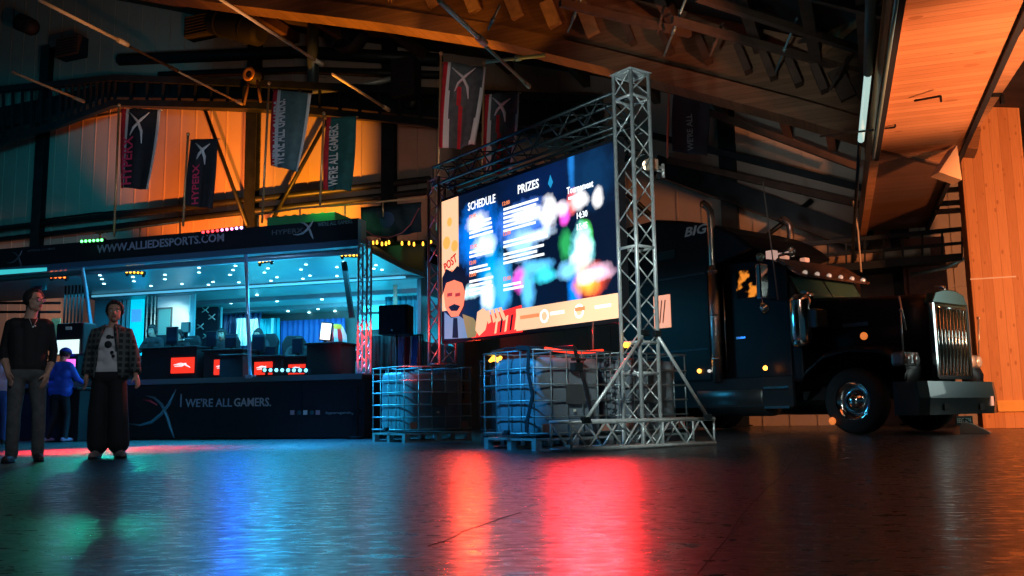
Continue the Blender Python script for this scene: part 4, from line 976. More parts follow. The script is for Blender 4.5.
# ---- LED screen
Z1 = gp(612, 141.5, 0)
sx0, sx1 = gp(441, 202, 0).x, gp(614, 141.5, 0).x
szt = (gp(441, 202, 0).z+gp(612, 141.5, 0).z)/2; szb = (gp(447, 339.5, 0).z+gp(617, 318.5, 0).z)/2
ls = thing('led_screen', 'huge led screen showing a schedule and prizes slide, hung in the silver truss', 'screen', GR.w(sx0, .02, szb), GA)
SW, SH = sx1-sx0, szt-szb
def sq(px, py):
    p = gp(px, py, .02); k = (p.x-sx0)/SW                        # picture coordinates: the slide fills the panel
    zt = 202.3 + (141.5-202.3)*0; return p.x-sx0, p.z-szb
def screen_mat():
    M = bpy.data.materials.new('screen_slide'); M.use_nodes = True; nt = M.node_tree; N = nt.nodes; L = nt.links; b = N['Principled BSDF']
    b.inputs['Base Color'].default_value = (.004, .006, .01, 1); b.inputs['Roughness'].default_value = .4
    tc = N.new('ShaderNodeTexCoord'); sep = N.new('ShaderNodeSeparateXYZ'); L.new(tc.outputs['Object'], sep.inputs[0])
    nz = N.new('ShaderNodeTexNoise'); nz.inputs['Scale'].default_value = 5; nz.inputs['Detail'].default_value = 3; L.new(tc.outputs['Object'], nz.inputs['Vector'])
    def mth(op, a, bb=None, cl=False):
        n = N.new('ShaderNodeMath'); n.operation = op; n.use_clamp = cl
        for i, v in enumerate((a, bb)):
            if v is None: continue
            if isinstance(v, (int, float)): n.inputs[i].default_value = v
            else: L.new(v, n.inputs[i])
        return n.outputs[0]
    X, Z = sep.outputs[0], sep.outputs[2]
    prev = None
    base = N.new('ShaderNodeRGB'); base.outputs[0].default_value = (.001, .004, .016, 1); prev = base.outputs[0]
    blobs = [  # px, py, half width m, half height m, colour
        (545, 190, 1.0, .5, (.001, .008, .045)), (592, 175, .4, .4, (.002, .022, .07)), (571, 160, .06, .4, (.01, .14, .45)), (575, 292, .13, .34, (0, .2, .8)),
        (478, 235, .55, .4, (.0, .16, .75)), (492, 283, .28, .55, (.0, .32, .9)), (478, 222, .26, .13, (.9, .95, 1)), (485, 245, .26, .15, (.7, .9, 1)),
        (470, 292, .3, .1, (.5, .9, 1)), (488, 294, .16, .22, (.9, 1, 1)), (503, 285, .2, .4, (.05, .4, .9)),
        (524, 224, .55, .27, (.06, .2, .8)), (528, 215, .34, .1, (1, 1, 1)), (549, 212, .16, .2, (1, 1, 1)), (522, 245, .3, .2, (.3, .6, 1)), (535, 268, .36, .1, (.1, .5, 1)),
        (520, 280, .14, .16, (.9, .1, .7)), (528, 290, .14, .3, (.1, .5, 1)), (545, 275, .22, .1, (.05, .75, .95)), (538, 235, .3, .08, (.6, .8, 1)),
        (565, 215, .1, .13, (1, .1, .75)), (572, 203, .1, .14, (1, .15, .15)), (580, 200, .14, .12, (1, 1, 1)), (598, 197.5, .09, .12, (1, 1, 1)), (562, 208, .12, .1, (1, .85, 1)),
        (566, 245, .12, .2, (.02, .3, .08)), (585, 238, .14, .2, (.15, 1, .15)), (582, 252, .2, .3, (.2, .9, 1)), (583, 250, .15, .26, (1, 1, .95)), (578, 264, .18, .12, (1, .8, .6)),
        (590, 280, .27, .2, (1, .1, .03)), (588, 283, .18, .13, (1, .5, .05)), (598, 272, .25, .1, (1, .6, .8)), (586, 277, .15, .1, (1, 1, .9)), (568, 270, .2, .12, (.2, .6, 1)), (450, 236, .0, .0, (0, 0, 0))]
    for (px, py, rx, rz, col) in blobs:
        if rx == 0: continue
        cx, cz = sq(px, py)
        dx = mth('DIVIDE', mth('SUBTRACT', X, cx), rx); dz = mth('DIVIDE', mth('SUBTRACT', Z, cz), rz)
        r = mth('SQRT', mth('ADD', mth('MULTIPLY', dx, dx), mth('MULTIPLY', dz, dz)))
        r = mth('ADD', r, mth('MULTIPLY', mth('SUBTRACT', nz.outputs['Fac'], .5), 1.1))
        fct = mth('SUBTRACT', 1.35, r, True); fct = mth('MULTIPLY', fct, 1.1, True)
        mx = N.new('ShaderNodeMix'); mx.data_type = 'RGBA'; L.new(fct, mx.inputs[0]); L.new(prev, mx.inputs[6]); mx.inputs[7].default_value = (*col, 1); prev = mx.outputs[2]
    L.new(prev, b.inputs['Emission Color']); b.inputs['Emission Strength'].default_value = 1.7
    return M
MB().b2(-.04, SW+.04, .01, .11, -.05, SH+.05).build('casing', BLKM, ls)
MB().b2(0, SW, -.004, .012, 0, SH).build('display', screen_mat(), ls)
for i in range(1, 8): MB().b2(SW*i/8-.02, SW*i/8+.02, .11, .16, -.02, SH+.1).build('rear_rail', DKST, ls)
def sbar(x, z, w_, h, m_, y=-.008, name='text_line'): return MB().b2(x, x+w_, y-.002, y, z, z+h).build(name, m_, ls)
PEACH = em('screen_peach', (1, .6, .34), 1.1); SWHT = em('screen_white', (.9, .97, 1), 1.5); SOR = em('screen_orange', (1, .28, .1), 1.1)
SRED = em('screen_red', (1, .025, .015), 1.5); SDK = mat('screen_ink', (.01, .005, .01), .5); SFACE = em('screen_face', (1, .27, .12), 1.0); SBLUE = em('screen_blue', (.1, .3, .75), .8)
lw = sq(459, 260)[0]
sbar(.0, .45, lw, SH-.45, PEACH, -.006, 'poster_strip')
for (px, py, r) in ((450, 222, .07), (447, 243, .1), (455, 246, .09)):
    x, z = sq(px, py); c = MB(); c.lathe([(0, 0), (r, 0)], 20, (x, -.0085, z), (0, -1, 0)); c.build('poster_spot', em('poster_amber', (1, .5, .1), 1), ls)
x, z = sq(445, 270); t = text('lettering', 'POST', em('poster_red', (.6, .03, .02), .8), ls, (x+.01, -.01, z-.02), .13, .36, bold=.03)
t.matrix_local = Matrix.Translation((x+.02, -.01, z-.03)) @ Matrix.Rotation(-.35, 4, 'Y') @ Matrix.Rotation(math.pi/2, 4, 'X')
# the drawn man of the poster: plain flat shapes
def blob(pts, m_, y, name='poster_figure', lab=None):
    q = [sq(*p) for p in pts]; vs = [V((a, y, b)) for a, b in q]+[V((a, y+.001, b)) for a, b in q]; n = len(q)
    o = MB().add(vs, [tuple(range(n)), tuple(range(n, 2*n))[::-1]]).build(name, m_, ls, fix=False); return o
blob([(444, 290), (446, 276), (452, 270), (460, 271), (465, 278), (466, 292), (464, 306), (459, 316), (452, 317), (446, 308)], SFACE, -.012)
blob([(443, 296), (443, 278), (447, 269), (453, 272), (458, 266), (464, 270), (467, 282), (466, 292), (463, 283), (455, 280), (447, 283)], SDK, -.014)
for x0, x1 in ((448, 453), (456, 461)): blob([(x0, 293.5), (x1, 292.5), (x1, 296), (x0, 297)], em('lens_red', (.35, .03, .02), 1), -.015)
blob([(449, 307), (455, 304), (461, 306), (458, 311), (452, 311)], SDK, -.015)
blob([(445, 312), (452, 318), (460, 316), (468, 322), (468, 338), (445, 339)], em('shirt_blue', (.15, .3, .5), .9), -.011)
blob([(454, 318), (458, 318), (459, 338), (453, 338)], SDK, -.013)
blob([(463, 314), (474, 318), (480, 327), (476, 337), (468, 338)], mat('jacket_olive', (.2, .15, .03), .5, emit=(.3, .22, .08), es=1), -.0115)
blob([(480, 318), (522, 305), (523, 332), (472, 338), (474, 326)], SRED, -.010)
blob([(478, 312), (484, 308), (490, 314), (486, 330), (480, 336), (476, 330)], em('hand_peach', (1, .55, .3), 1.1), -.013)
for k in range(4): blob([(487+k*4, 311-k), (490+k*4, 310-k), (492+k*5, 322-k), (489+k*5, 324-k)], MATS['hand_peach'], -.0135)
for k in range(5): blob([(497+k*5, 318-k), (499+k*5, 317-k), (497+k*5, 333-k), (495+k*5, 334-k)], SDK if k % 2 else PEACH, -.0125)
x, z = sq(517, 334); x1, z1 = sq(617, 300)
sbar(x, 0, SW-x, .30, PEACH, -.009, 'sponsor_strip')
for (a, b, h, m_) in ((521, 540, .05, SOR), (551, 565, .04, SWHT), (576, 586, .05, SOR), (596, 612, .035, SWHT)):
    q0 = sq(a, 320)[0]; q1 = sq(b, 320)[0]; sbar(q0, .15, q1-q0, h, m_, -.012, 'sponsor_mark')
for a in (545, 580):
    q0 = sq(a, 320)[0]; c = MB(); c.lathe([(.06, 0), (.09, 0)], 16, (q0, -.0125, .15), (0, -1, 0)); c.build('sponsor_mark', SWHT, ls)
def st_(s, px, py, h, w_, m_, bold=.02):
    x, z = sq(px, py); return text('lettering', s, m_, ls, (x, -.01, z), h, w_, bold=bold, depth=.001)
st_('SCHEDULE', 468.5, 211, .12, sq(496, 205)[0]-sq(468.5, 205)[0], SWHT)
st_('PRIZES', 518.5, 194, .12, sq(539.5, 188)[0]-sq(518.5, 188)[0], SWHT)
st_('Tournament', 567.5, 194.5, .09, sq(594, 186)[0]-sq(567.5, 186)[0], SWHT)
st_('14:30', 577.5, 219, .08, .2, SWHT); st_('15:45', 577.5, 230.5, .08, .2, SWHT)
x, z = sq(551, 183); c = MB(); c.prism([(x-.05, z), (x, z-.07), (x+.05, z), (x, z+.11)], -.011, -.009); c.build('drop_mark', em('drop_blue', (.02, .35, .7), .8), ls)
for (px, py) in ((470, 219), (471, 249), (470, 265), (470, 277), (503, 206), (504, 236), (504, 281)): st_('12:00', px, py, .055, .17, SOR, .03)
random.seed(5)
for (px, py, n, w_) in ((470, 226, 4, .6), (470, 254, 2, .6), (470, 270, 2, .6), (470, 283, 4, .6), (504, 211, 6, .9), (504, 244, 2, 1.0), (504, 256, 3, .95), (504, 287, 2, .5), (569, 200, 1, .35)):
    for i in range(n):
        x, z = sq(px, py+i*4.3); sbar(x, z, w_*random.uniform(.75, 1), .035, SWHT)
# cables from the screen down
c = MB(); 
for px in (593,): c.tube([GR.loc(at(px, 322, 10.9)), GR.loc(at(px, 352, 10.9))], .012, 6)
tag(c.build('screen_cable', mat('brown_cable', (.25, .08, .06), .6), loc=GR.o, rz=GR.a), 'single cable dropping from the lower edge of the big screen', 'cable')

# ---- caged liquid tanks
BOT = mat('tank_plastic', (.17, .21, .25), .35, var=.12, scale=4, spec=.5)
CAGE = mat('tank_cage', (.3, .38, .4), .45, .7, var=.15)
def make_tank(lab):
    W_, D_, H_ = 1.0, 1.2, 1.16
    t = thing('caged_liquid_tank', lab, 'liquid tank', (0, 0, 0), 0, 'caged liquid tanks')
    # bottle: ribbed rounded box from x=-.97 to -.03
    N_ = 48; rings = []
    for k in range(15):
        z = .16+.9*k/14; s_ = 1-.012*(k % 2)-(.05 if k in (0, 14) else 0); r = []
        for i in range(N_):
            a = 2*math.pi*i/N_; ca, sa = math.cos(a), math.sin(a); q = 5.0
            m_ = (abs(ca)**q+abs(sa)**q)**(-1/q); rib = 1-.012*(math.sin(a*26) > 0)
            r.append(V((-.5+.455*ca*m_*s_*rib, .6+.555*sa*m_*s_*rib, z)))
        rings.append(r)
    MB().loft(rings).build('bottle', BOT, t)
    MB().lathe([(.11, 1.06), (.11, 1.1), (.09, 1.11), (0, 1.11)], 18, (-.5, .6, 0)).build('lid', mat('lid_red', (.3, .05, .04), .5), t)
    for k in range(6):
        z = .19+.186*k if k < 5 else 1.14; c = MB(); o = .0
        c.tube([(-1, 0, z), (0, 0, z), (0, D_, z), (-1, D_, z), (-1, 0, z)], .011, 6, caps=False); c.build('cage_rail', CAGE, t)
    for i in range(5):
        for y in (0, D_): c = MB(); c.tube([(-.02-.24*i, y, .15), (-.02-.24*i, y, 1.14)], .009, 6); c.build('cage_upright', CAGE, t)
    for i in range(1, 5):
        for x in (0, -1): c = MB(); c.tube([(x, D_*i/5, .15), (x, D_*i/5, 1.14)], .009, 6); c.build('cage_upright', CAGE, t)
    for y in (.35, .85): c = MB(); c.tube([(-1, y, 1.145), (-.8, y, 1.125), (-.2, y, 1.125), (0, y, 1.145)], .011, 6); c.build('top_bar', CAGE, t)
    c = MB(); c.b2(-1, 0, 0, D_, .11, .135)
    for x in (-.96, -.5, -.04): c.b2(x-.04, x+.04, .0, D_, 0, .025)
    for x in (-.96, -.5, -.04):
        for y in (.04, .6, 1.16): c.b2(x-.04, x+.04, y-.04, y+.04, .02, .11)
    c.build('pallet', GALV, t)
    c = MB(); c.b2(.012, .02, .08, .2, .2, .3); tag(c.build('reflection_patch', mat('reflection_patch', (.45, .2, .15), .5), t), 'small painted red reflection at the corner')  # reddish squares paint a red reflection at the tank corners
    c = MB(); c.b2(.012, .02, 1.0, 1.12, .2, .3); tag(c.build('reflection_patch', MATS['reflection_patch'], t), 'small painted red reflection at the corner')
    c = MB(); c.b2(.012, .02, .45, .75, .52, .74); c.build('label_plate', mat('label_plate', (.12, .13, .14), .4, .5), t)
    c = MB(); c.tube([(-.5, -.0, .2), (-.5, -.06, .2)], .03, 10); c.b2(-.54, -.46, -.075, -.045, .17, .2); c.build('tap', BLKM, t)
    c = MB(); c.b2(.008, .014, .56, .6, .43, .46); tag(c.build('tag', mat('bright_tag', (.8, .8, .7), .4), t), 'small bright tag')
    return t
pB = Frame(at(536, 450, 10.25), GA); B0 = V((pB.o.x, pB.o.y, 0))
tkB = make_tank('caged liquid tank with black straps and a red glowing hose lying on top'); tkB.location = B0; tkB.rotation_euler.z = GA
FB = Frame(B0, GA)
dup(tkB, FB.w(-.03, 1.36), GA, 'caged liquid tank standing behind the near screen tower and its stays')
A0 = at(398, 441, 13.7); A0.z = 0
FA = Frame(A0, GA); A0 = FA.w(.2, 0); FA = Frame(A0, GA)
dup(tkB, A0, GA, 'caged liquid tank below the loudspeaker, its left face lit blue')
dup(tkB, FB.w(-1.35, .9), GA, 'dark caged liquid tank half hidden between the two blue lit ones')
# straps
for k, (y, lab) in enumerate(((.5, 'black ratchet strap running from the strapped tank down over the ground truss'), (.02, 'black strap hanging down the near corner of the strapped tank'))):
    c = MB()
    if k == 0: pts = [(-.4, .62, 1.19), (0.03, .58, 1.18), (.08, .7, .7), (.12, .82, .1), (.16, .84, .01)]
    else: pts = [(-.3, -.02, 1.18), (-.05, -.035, 1.16), (-.08, -.035, .9), (.0, -.035, .62), (-.1, -.035, .35), (-.12, -.035, .2)]
    for a, b in zip(pts, pts[1:]): c.bar(a, b, .05, .012, up=(1, 0, .01) if k == 0 else (0, 1, .01))
    tag(c.build('strap', BLKM, loc=FB.o, rz=GA), lab, 'strap')
c = MB(); c.b2(.0, .09, .53, .66, .9, 1.0); c.b2(.05, .12, .5, .68, 1.02, 1.05)
tag(c.build('ratchet', DKST, loc=FB.o, rz=GA, bevel=.008), 'black ratchet buckle of the strap on the strapped tank', 'ratchet')
# red light hose lying on the strapped tank
t = thing('red_light_hose', 'curved red glowing light hose lying on top of the strapped tank', 'light hose', FB.w(0, 0, 1.17), GA)
pts = [(-.02, .18+.1*i, -.012-.03*math.sin(i/9*3.14)) for i in range(10)]
c = MB(); c.tube(pts, .018, 8); c.build('hose', em('hose_red', (1, .03, .01), 2.5), t)
c = MB(); c.tube([(-.96, .1, .0), (-.6, .05, .02), (-.2, .1, .01), (-.05, .18, 0)], .012, 8); c.build('feed_cable', BLKM, t)
c = MB(); q = GR.loc(at(490, 361, 11.2)); c.tube([q, q+V((.08, .0, .03)), q+V((.16, .02, .0)), q+V((.2, .02, .04))], [.02, .035, .03, .02], 8)
tag(c.build('amber_lamp', E_AMBER, loc=GR.o, rz=GR.a), 'small amber lamp at the top corner of the strapped tank', 'lamp')
# ================================================================== the truck
TK = Frame((6.92, 14.0, 0), GA)              # x: towards the front, y: away from the camera side
tk = thing('semi_truck', 'black long-nosed semi truck with sleeper cab, chrome grille and exhaust stacks', 'truck', TK.o, TK.a)
TP = mat('truck_paint', (.005, .007, .012), .4, .0, coat=.0, spec=.25)
def q(name, mb, m_, bevel=0, lab=None, parent=None):
    o = mb.build(name, m_, parent or tk, bevel=bevel)
    if lab: tag(o, lab)
    return o
def side(px, py, y=-1.2):
    a, z = TK.px(px, py, y); return V((a, y, z))
def front(px, py, x=0.):
    p = on_plane(px, py, TK.w(x, 0), TK.x)-TK.o; return p.dot(TK.y), p.z
# bumper
zt = front(1000, 382)[1]; zb = front(1000, 413)[1]
c = MB(); rr = []
for y, x in ((-1.24, -.35), (-1.2, -.06), (-1.0, 0), (1.0, 0), (1.2, -.06), (1.24, -.35)): rr.append([V((x, y, zb)), V((x+.03, y, (zb+zt)/2)), V((x, y, zt)), V((x-.06, y, zt)), V((x-.06, y, zb))])
c.loft(rr, smooth=False); q('bumper', c, mat('bumper_paint', (.03, .06, .07), .28, .4, coat=.4))
for y in (-.55, .55): q('tow_hole', MB().b2(.022, .034, y-.07, y+.07, zb+.06, zb+.16), BLKM)
q('tow_lamp', MB().b2(.02, .04, .86, .93, zb+.12, zb+.27), mat('tow_lamp', (.8, .6, .5), .3, emit=(1, .5, .35), es=.5))
pl = q('number_plate', MB().b2(.0, .012, -.62+.35, -.62+.87, zb-.16, zb-.03), mat('plate', (.02, .05, .05), .4))
t = text('plate_lettering', 'EEG 074', mat('plate_ink', (.6, .85, .8), .4), pl, (.016, -.24, zb-.13), .07, .42, rz=math.pi/2)
# chassis
q('chassis', MB().b2(-7.6, -.3, -.42, .42, .55, .85), BLKM)
# grille: surround, slats, mesh
gy0 = -.52; gy1 = .52; gz0 = .86; gz1 = 2.02
c = MB()
ol = [(gy0, gz0), (gy1, gz0), (gy1, gz1-.02), (gy1*.8, gz1+.12), (gy1*.3, gz1+.18), (gy0*.3, gz1+.18), (gy0*.8, gz1+.12), (gy0, gz1-.02)]
for i in range(len(ol)):
    a, b = ol[i], ol[(i+1) % len(ol)]
    if max(a[1], b[1]) <= gz1: c.bar((-.1, a[0], a[1]), (-.1, b[0], b[1]), .06, .06)
q('grille_surround', c, CHR, lab='chrome surround')
c = MB(); c.prism([(gy0-.03, gz1-.02), (gy1+.03, gz1-.02)]+[(y*1.06, z+.03) for y, z in ol[3:]], -.2, -.06, 0)
q('grille_cap', c, mat('grille_cap', (.04, .09, .08), .25, .5), bevel=.02)
q('grille_backing', MB().prism(ol, -.2, -.13, 0), mat('grille_mesh', (.05, .09, .08), .4, .5, bump=.5, bscale=150))
for i in range(9):
    y = gy0+.09+(gy1-gy0-.18)*i/8; c = MB(); c.tube([(-.1, y, gz0+.03), (-.085, y, gz1-.1)], .022, 8); q('grille_bar', c, mat('grille_chrome', (.9, .95, .93), .15, 1.))
c = MB(); c.tube([(-.08, gy0+.06, gz1-.08), (-.08, gy1-.06, gz1-.08)], .018, 8); q('grille_bar', c, CHR)
c = MB(); c.tube([(-.15, 0, gz1+.18), (-.15, 0, gz1+.26), (-.3, 0, gz1+.3)], [.02, .03, .01], 8); q('hood_ornament', c, CHR)
# hood
def hoodring(x, w_, z0, z1, r=.18):
    return [V((x, -w_, z0)), V((x, -w_, z1-r)), V((x, -w_+r*.35, z1-r*.3)), V((x, -w_+r, z1)), V((x, -w_*.3, z1+.04)), V((x, w_*.3, z1+.04)), V((x, w_-r, z1)), V((x, w_-r*.35, z1-r*.3)), V((x, w_, z1-r)), V((x, w_, z0))]
zh = side(880, 294, -.6).z
c = MB(); c.loft([hoodring(-.16, .55, .85, 2.1), hoodring(-.5, .58, .85, 2.16), hoodring(-1.2, .66, .85, 2.2), hoodring(-2.15, .8, .85, 2.28)]); q('hood', c, TP)
# hood side vent: rectangle panel and badge strip
c = MB(); c.b2(-1.5, -1.05, -.745, -.70, 1.72, 1.78); q('hood_badge', c, mat('hood_badge', (.05, .1, .12), .3, .5))
q('intake_box', MB().b2(-2.12, -1.72, -1.12, -.78, 1.72, 2.05), mat('intake_box', (.12, .2, .2), .25, .8), bevel=.03)
# fenders and lamps, both sides
for s_ in (-1, 1):
    arc = [(-.25, .75), (-.22, 1.0), (-.35, 1.2), (-.65, 1.34), (-1.15, 1.38), (-1.6, 1.3), (-1.95, 1.05), (-2.15, .7)]
    c = MB(); ro = []
    for x, z in arc: ro.append([V((x, s_*.55, z+.06)), V((x, s_*1.15, z)), V((x, s_*1.22, z-.08)), V((x, s_*1.2, z-.1)), V((x, s_*1.12, z-.03)), V((x, s_*.55, z+.02))])
    c.loft(ro); q('fender', c, TP)
    hl = q('headlight', MB().b2(-.42, -.2, s_*.98-.27, s_*.98+.2, 1.02, 1.24), mat('lamp_pod', (.3, .33, .34), .3, .7), bevel=.05)
    for dy in (-.14, .08): c = MB(); c.lathe([(0, .0), (.085, 0), (.09, -.02)], 16, (-.19, s_*.98+dy, 1.13), (1, 0, 0)); q('lens', c, mat('headlamp_glass', (.7, .72, .7), .1, .3), parent=hl)
    c = MB(); c.tube([(-.25, s_*1.17, 1.2), (-.22, s_*1.2, 1.85)], .012, 6); c.ball((-.22, s_*1.2, 1.86), .025); q('fender_marker', c, mat('marker_rod', (.6, .55, .5), .3, .6))
    # wheels
    for (x, nm) in ((-1.15, 'front'),):
        w_ = q('front_wheel', MB().lathe([(.3, -.13), (.46, -.14), (.51, -.1), (.52, 0), (.51, .1), (.46, .14), (.3, .13)], 32, (x, s_*1.02, .52), (0, 1, 0)), RUB)
        c = MB(); c.lathe([(.3, -.1), (.27, -.06), (.2, -.03), (.12, -.06), (.1, -.13), (0, -.14)], 24, (x, s_*1.02, .52), (0, -s_*-1 if s_ < 0 else -1, 0) if 0 else (0, 1 if s_ < 0 else -1, 0)); q('hub', c, CHR, parent=w_)
    for x in (-5.6, -6.95):
        w_ = q('rear_wheel', MB().lathe([(.3, -.3), (.46, -.31), (.51, -.27), (.51, -.04), (.44, 0), (.51, .04), (.51, .27), (.46, .31), (.3, .3)], 28, (x, s_*.92, .52), (0, 1, 0)), RUB)
        c = MB(); c.lathe([(.3, -.26), (.24, -.1), (.12, -.1), (.1, -.26), (0, -.27)], 20, (x, s_*.92, .52), (0, 1 if s_ < 0 else -1, 0)); q('hub', c, CHR, parent=w_)
    c = MB(); c.lathe([(0, 0), (.3, 0), (.33, .03), (.33, 1.47), (.3, 1.5), (0, 1.5)], 24, (-4.3, s_*.9, .62), (1, 0, 0)); q('fuel_tank', c, mat('tank_metal', (.1, .12, .13), .3, .8))
    for k in range(2): q('step', MB().b2(-2.75, -2.25, s_*1.15-.1, s_*1.15+.1, .42+k*.33, .46+k*.33), CHR)
    # exhaust stack
    st_o = q('exhaust_stack', MB().tube([(-3.77, s_*1.2, 1.0), (-3.77, s_*1.2, 3.9), (-3.78, s_*1.2, 4.04), (-3.86, s_*1.2, 4.16), (-3.95, s_*1.2, 4.22)], .07, 16), mat('stack_steel', (.6, .5, .42), .25, .95))
    c = MB(); c.tube([(-3.77, s_*1.2, .9), (-3.77, s_*1.2, 3.02)], .1, 18)
    for z in (1.3, 2.1, 2.9): c.tube([(-3.77, s_*1.2, z), (-3.77, s_*1.2, z+.04)], .108, 18)
    q('heat_shield', c, mat('shield_chrome', (.8, .82, .82), .18, 1., bump=.4, bscale=60), parent=st_o)
    # air cleaner
    ac = q('air_cleaner', MB().lathe([(0, 0), (.12, .0), (.17, .05), (.18, .12), (.18, .78), (.17, .82), (.1, .9), (0, .92)], 22, (-2.05, s_*1.08, 1.42)), CHR)
    c = MB(); c.tube([(-2.05, s_*.98, 2.3), (-2.05, s_*.8, 2.3)], .08, 12); q('duct', c, CHR, parent=ac)
# cab
cz = 2.3
c = MB()
prof = [(-2.1, .85), (-2.1, 2.22), (-2.42, 2.85), (-2.7, 2.98), (-3.6, 3.02), (-3.72, 2.9), (-3.72, .85)]
rings = []
for y, k in ((-1.02, .0), (-1.0, .04), (1.0, .04), (1.02, 0)): rings.append([V((x, y, z+(k if z > 2.5 else 0))) for x, z in prof])
c.loft(rings, smooth=False); q('cab', c, TP, bevel=.03)
for s_ in (-1, 1):
    y0, y1 = (.03, .95) if s_ > 0 else (-.95, -.03)
    a, b = V((-2.12, y0, 2.27)), V((-2.4, y0, 2.78)); c = MB(); n_ = V((.02, 0, .01))
    c.loft([[a+n_, V((a.x, y1, a.z))+n_, V((b.x, y1, b.z))+n_, b+n_], [a, V((a.x, y1, a.z)), V((b.x, y1, b.z)), b]], smooth=False)
    q('windshield', c, mat('windshield_glass', (.05, .12, .1), .06, .0, spec=1))
c = MB(); c.tube([(-2.12, 0, 2.27), (-2.42, 0, 2.8)], .02, 8); q('windshield_bar', c, TP)
# sun visor with roof lamps
c = MB(); c.loft([[V((-2.02, -1.04, 2.66)), V((-2.02, 1.04, 2.66)), V((-2.06, 1.04, 2.63)), V((-2.06, -1.04, 2.63))], [V((-2.5, -1.02, 3.0)), V((-2.5, 1.02, 3.0)), V((-2.54, 1.02, 2.96)), V((-2.54, -1.02, 2.96))]], smooth=False)
q('sun_visor', c, mat('visor', (.35, .2, .16), .25, .7, var=.2))
for i in range(6): c = MB(); c.lathe([(0, .05), (.03, .04), (.045, 0), (.045, -.03)], 10, (-2.06, -.88+i*.35, 2.69), (.6, 0, .7)); q('visor_lamp', c, mat('visor_lamp', (.8, .7, .6), .2, .5, emit=(1, .8, .65), es=.35))
for y in (-.5, .1): q('roof_lamp', MB().b2(-2.78, -2.66, y-.07, y+.07, 3.05, 3.13), mat('roof_lamp', (.85, .5, .35), .3, emit=(1, .45, .3), es=.5), bevel=.015)
c = MB(); c.tube([(-3.2, -.75, 3.1), (-2.5, -.75, 3.12)], .05, 12); c.lathe([(.05, 0), (.09, .1), (.1, .12)], 14, (-2.5, -.75, 3.12), (1, 0, 0)); q('air_horn', c, CHR)
q('light_cube', MB().b2(-2.75, -2.6, -1.0, -.85, 3.0, 3.16), mat('cube_lamp', (.85, .6, .5), .4, emit=(1, .6, .5), es=.45), bevel=.01)
# door with window
dr = q('door', MB().b2(-3.5, -2.3, -1.05, -1.02, .95, 2.85), TP, bevel=.015)
w0 = side(737, 299, -1.06); w1 = side(757, 268, -1.06)
AMG = bpy.data.materials.new('amber_reflection_glass'); AMG.use_nodes = True  # amber reflection painted as patches of glow in the glass
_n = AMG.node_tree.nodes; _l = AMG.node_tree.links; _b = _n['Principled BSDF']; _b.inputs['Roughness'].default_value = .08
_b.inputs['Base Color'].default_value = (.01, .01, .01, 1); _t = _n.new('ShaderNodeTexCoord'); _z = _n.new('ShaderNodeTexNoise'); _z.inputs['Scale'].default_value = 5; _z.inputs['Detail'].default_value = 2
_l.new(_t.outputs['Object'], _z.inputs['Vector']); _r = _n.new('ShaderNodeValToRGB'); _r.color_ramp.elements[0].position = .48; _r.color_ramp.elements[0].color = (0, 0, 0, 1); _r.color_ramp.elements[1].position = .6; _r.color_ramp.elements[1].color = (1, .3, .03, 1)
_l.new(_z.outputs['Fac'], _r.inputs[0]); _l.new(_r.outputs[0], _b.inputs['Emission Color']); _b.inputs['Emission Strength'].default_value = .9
c = MB(); c.prism([(w0.x, w0.z), (w1.x+.1, w0.z), (w1.x, w1.z), (w0.x, w1.z)], -1.066, -1.052); q('door_window', c, AMG, parent=dr, lab='dark window with a painted amber reflection')
q('door_handle', MB().b2(-3.4, -3.2, -1.1, -1.07, 1.65, 1.69), CHR, parent=dr)
c = MB(); c.tube([(-3.62, -1.12, 1.1), (-3.62, -1.12, 2.75)], .016, 8); q('grab_rail', c, CHR)
# mirrors
for s_ in (-1, 1):
    m0 = side(757, 300, -1.4); m1 = side(767.5, 263, -1.4)
    xx = (m0.x+m1.x)/2; mi = q('mirror', MB().b2(xx-.05, xx+.05, s_*1.4-.11, s_*1.4+.11, m0.z, m1.z), CHR, bevel=.02, lab='chrome mirror')
    c = MB()
    for z in (m0.z+.02, m1.z-.02): c.tube([(xx, s_*1.38, z), (xx-.05, s_*1.05, z)], .014, 8)
    q('mirror_arm', c, CHR, parent=mi)
    c = MB(); c.lathe([(0, .1), (.05, .09), (.1, .03), (.1, 0), (0, -.01)], 16, (xx+.02, s_*1.42, m0.z-.16), (1, 0, .1)); c.tube([(xx, s_*1.42, m0.z), (xx, s_*1.42, m0.z-.16)], .01, 6); q('round_mirror', c, CHR, parent=mi)
    if s_ < 0: c = MB(); c.ball((xx, -1.42, m1.z+.12), .075); q('marker_globe', c, mat('globe', (.2, .35, .3), .15, .5), parent=mi)
p = side(778, 300, -1.1); a = side(763, 182, -1.1)
c = MB(); c.tube([p, a], .012, 6); q('antenna', c, mat('antenna_rod', (.4, .33, .3), .4, .5))
p = side(852, 300, -.8); 
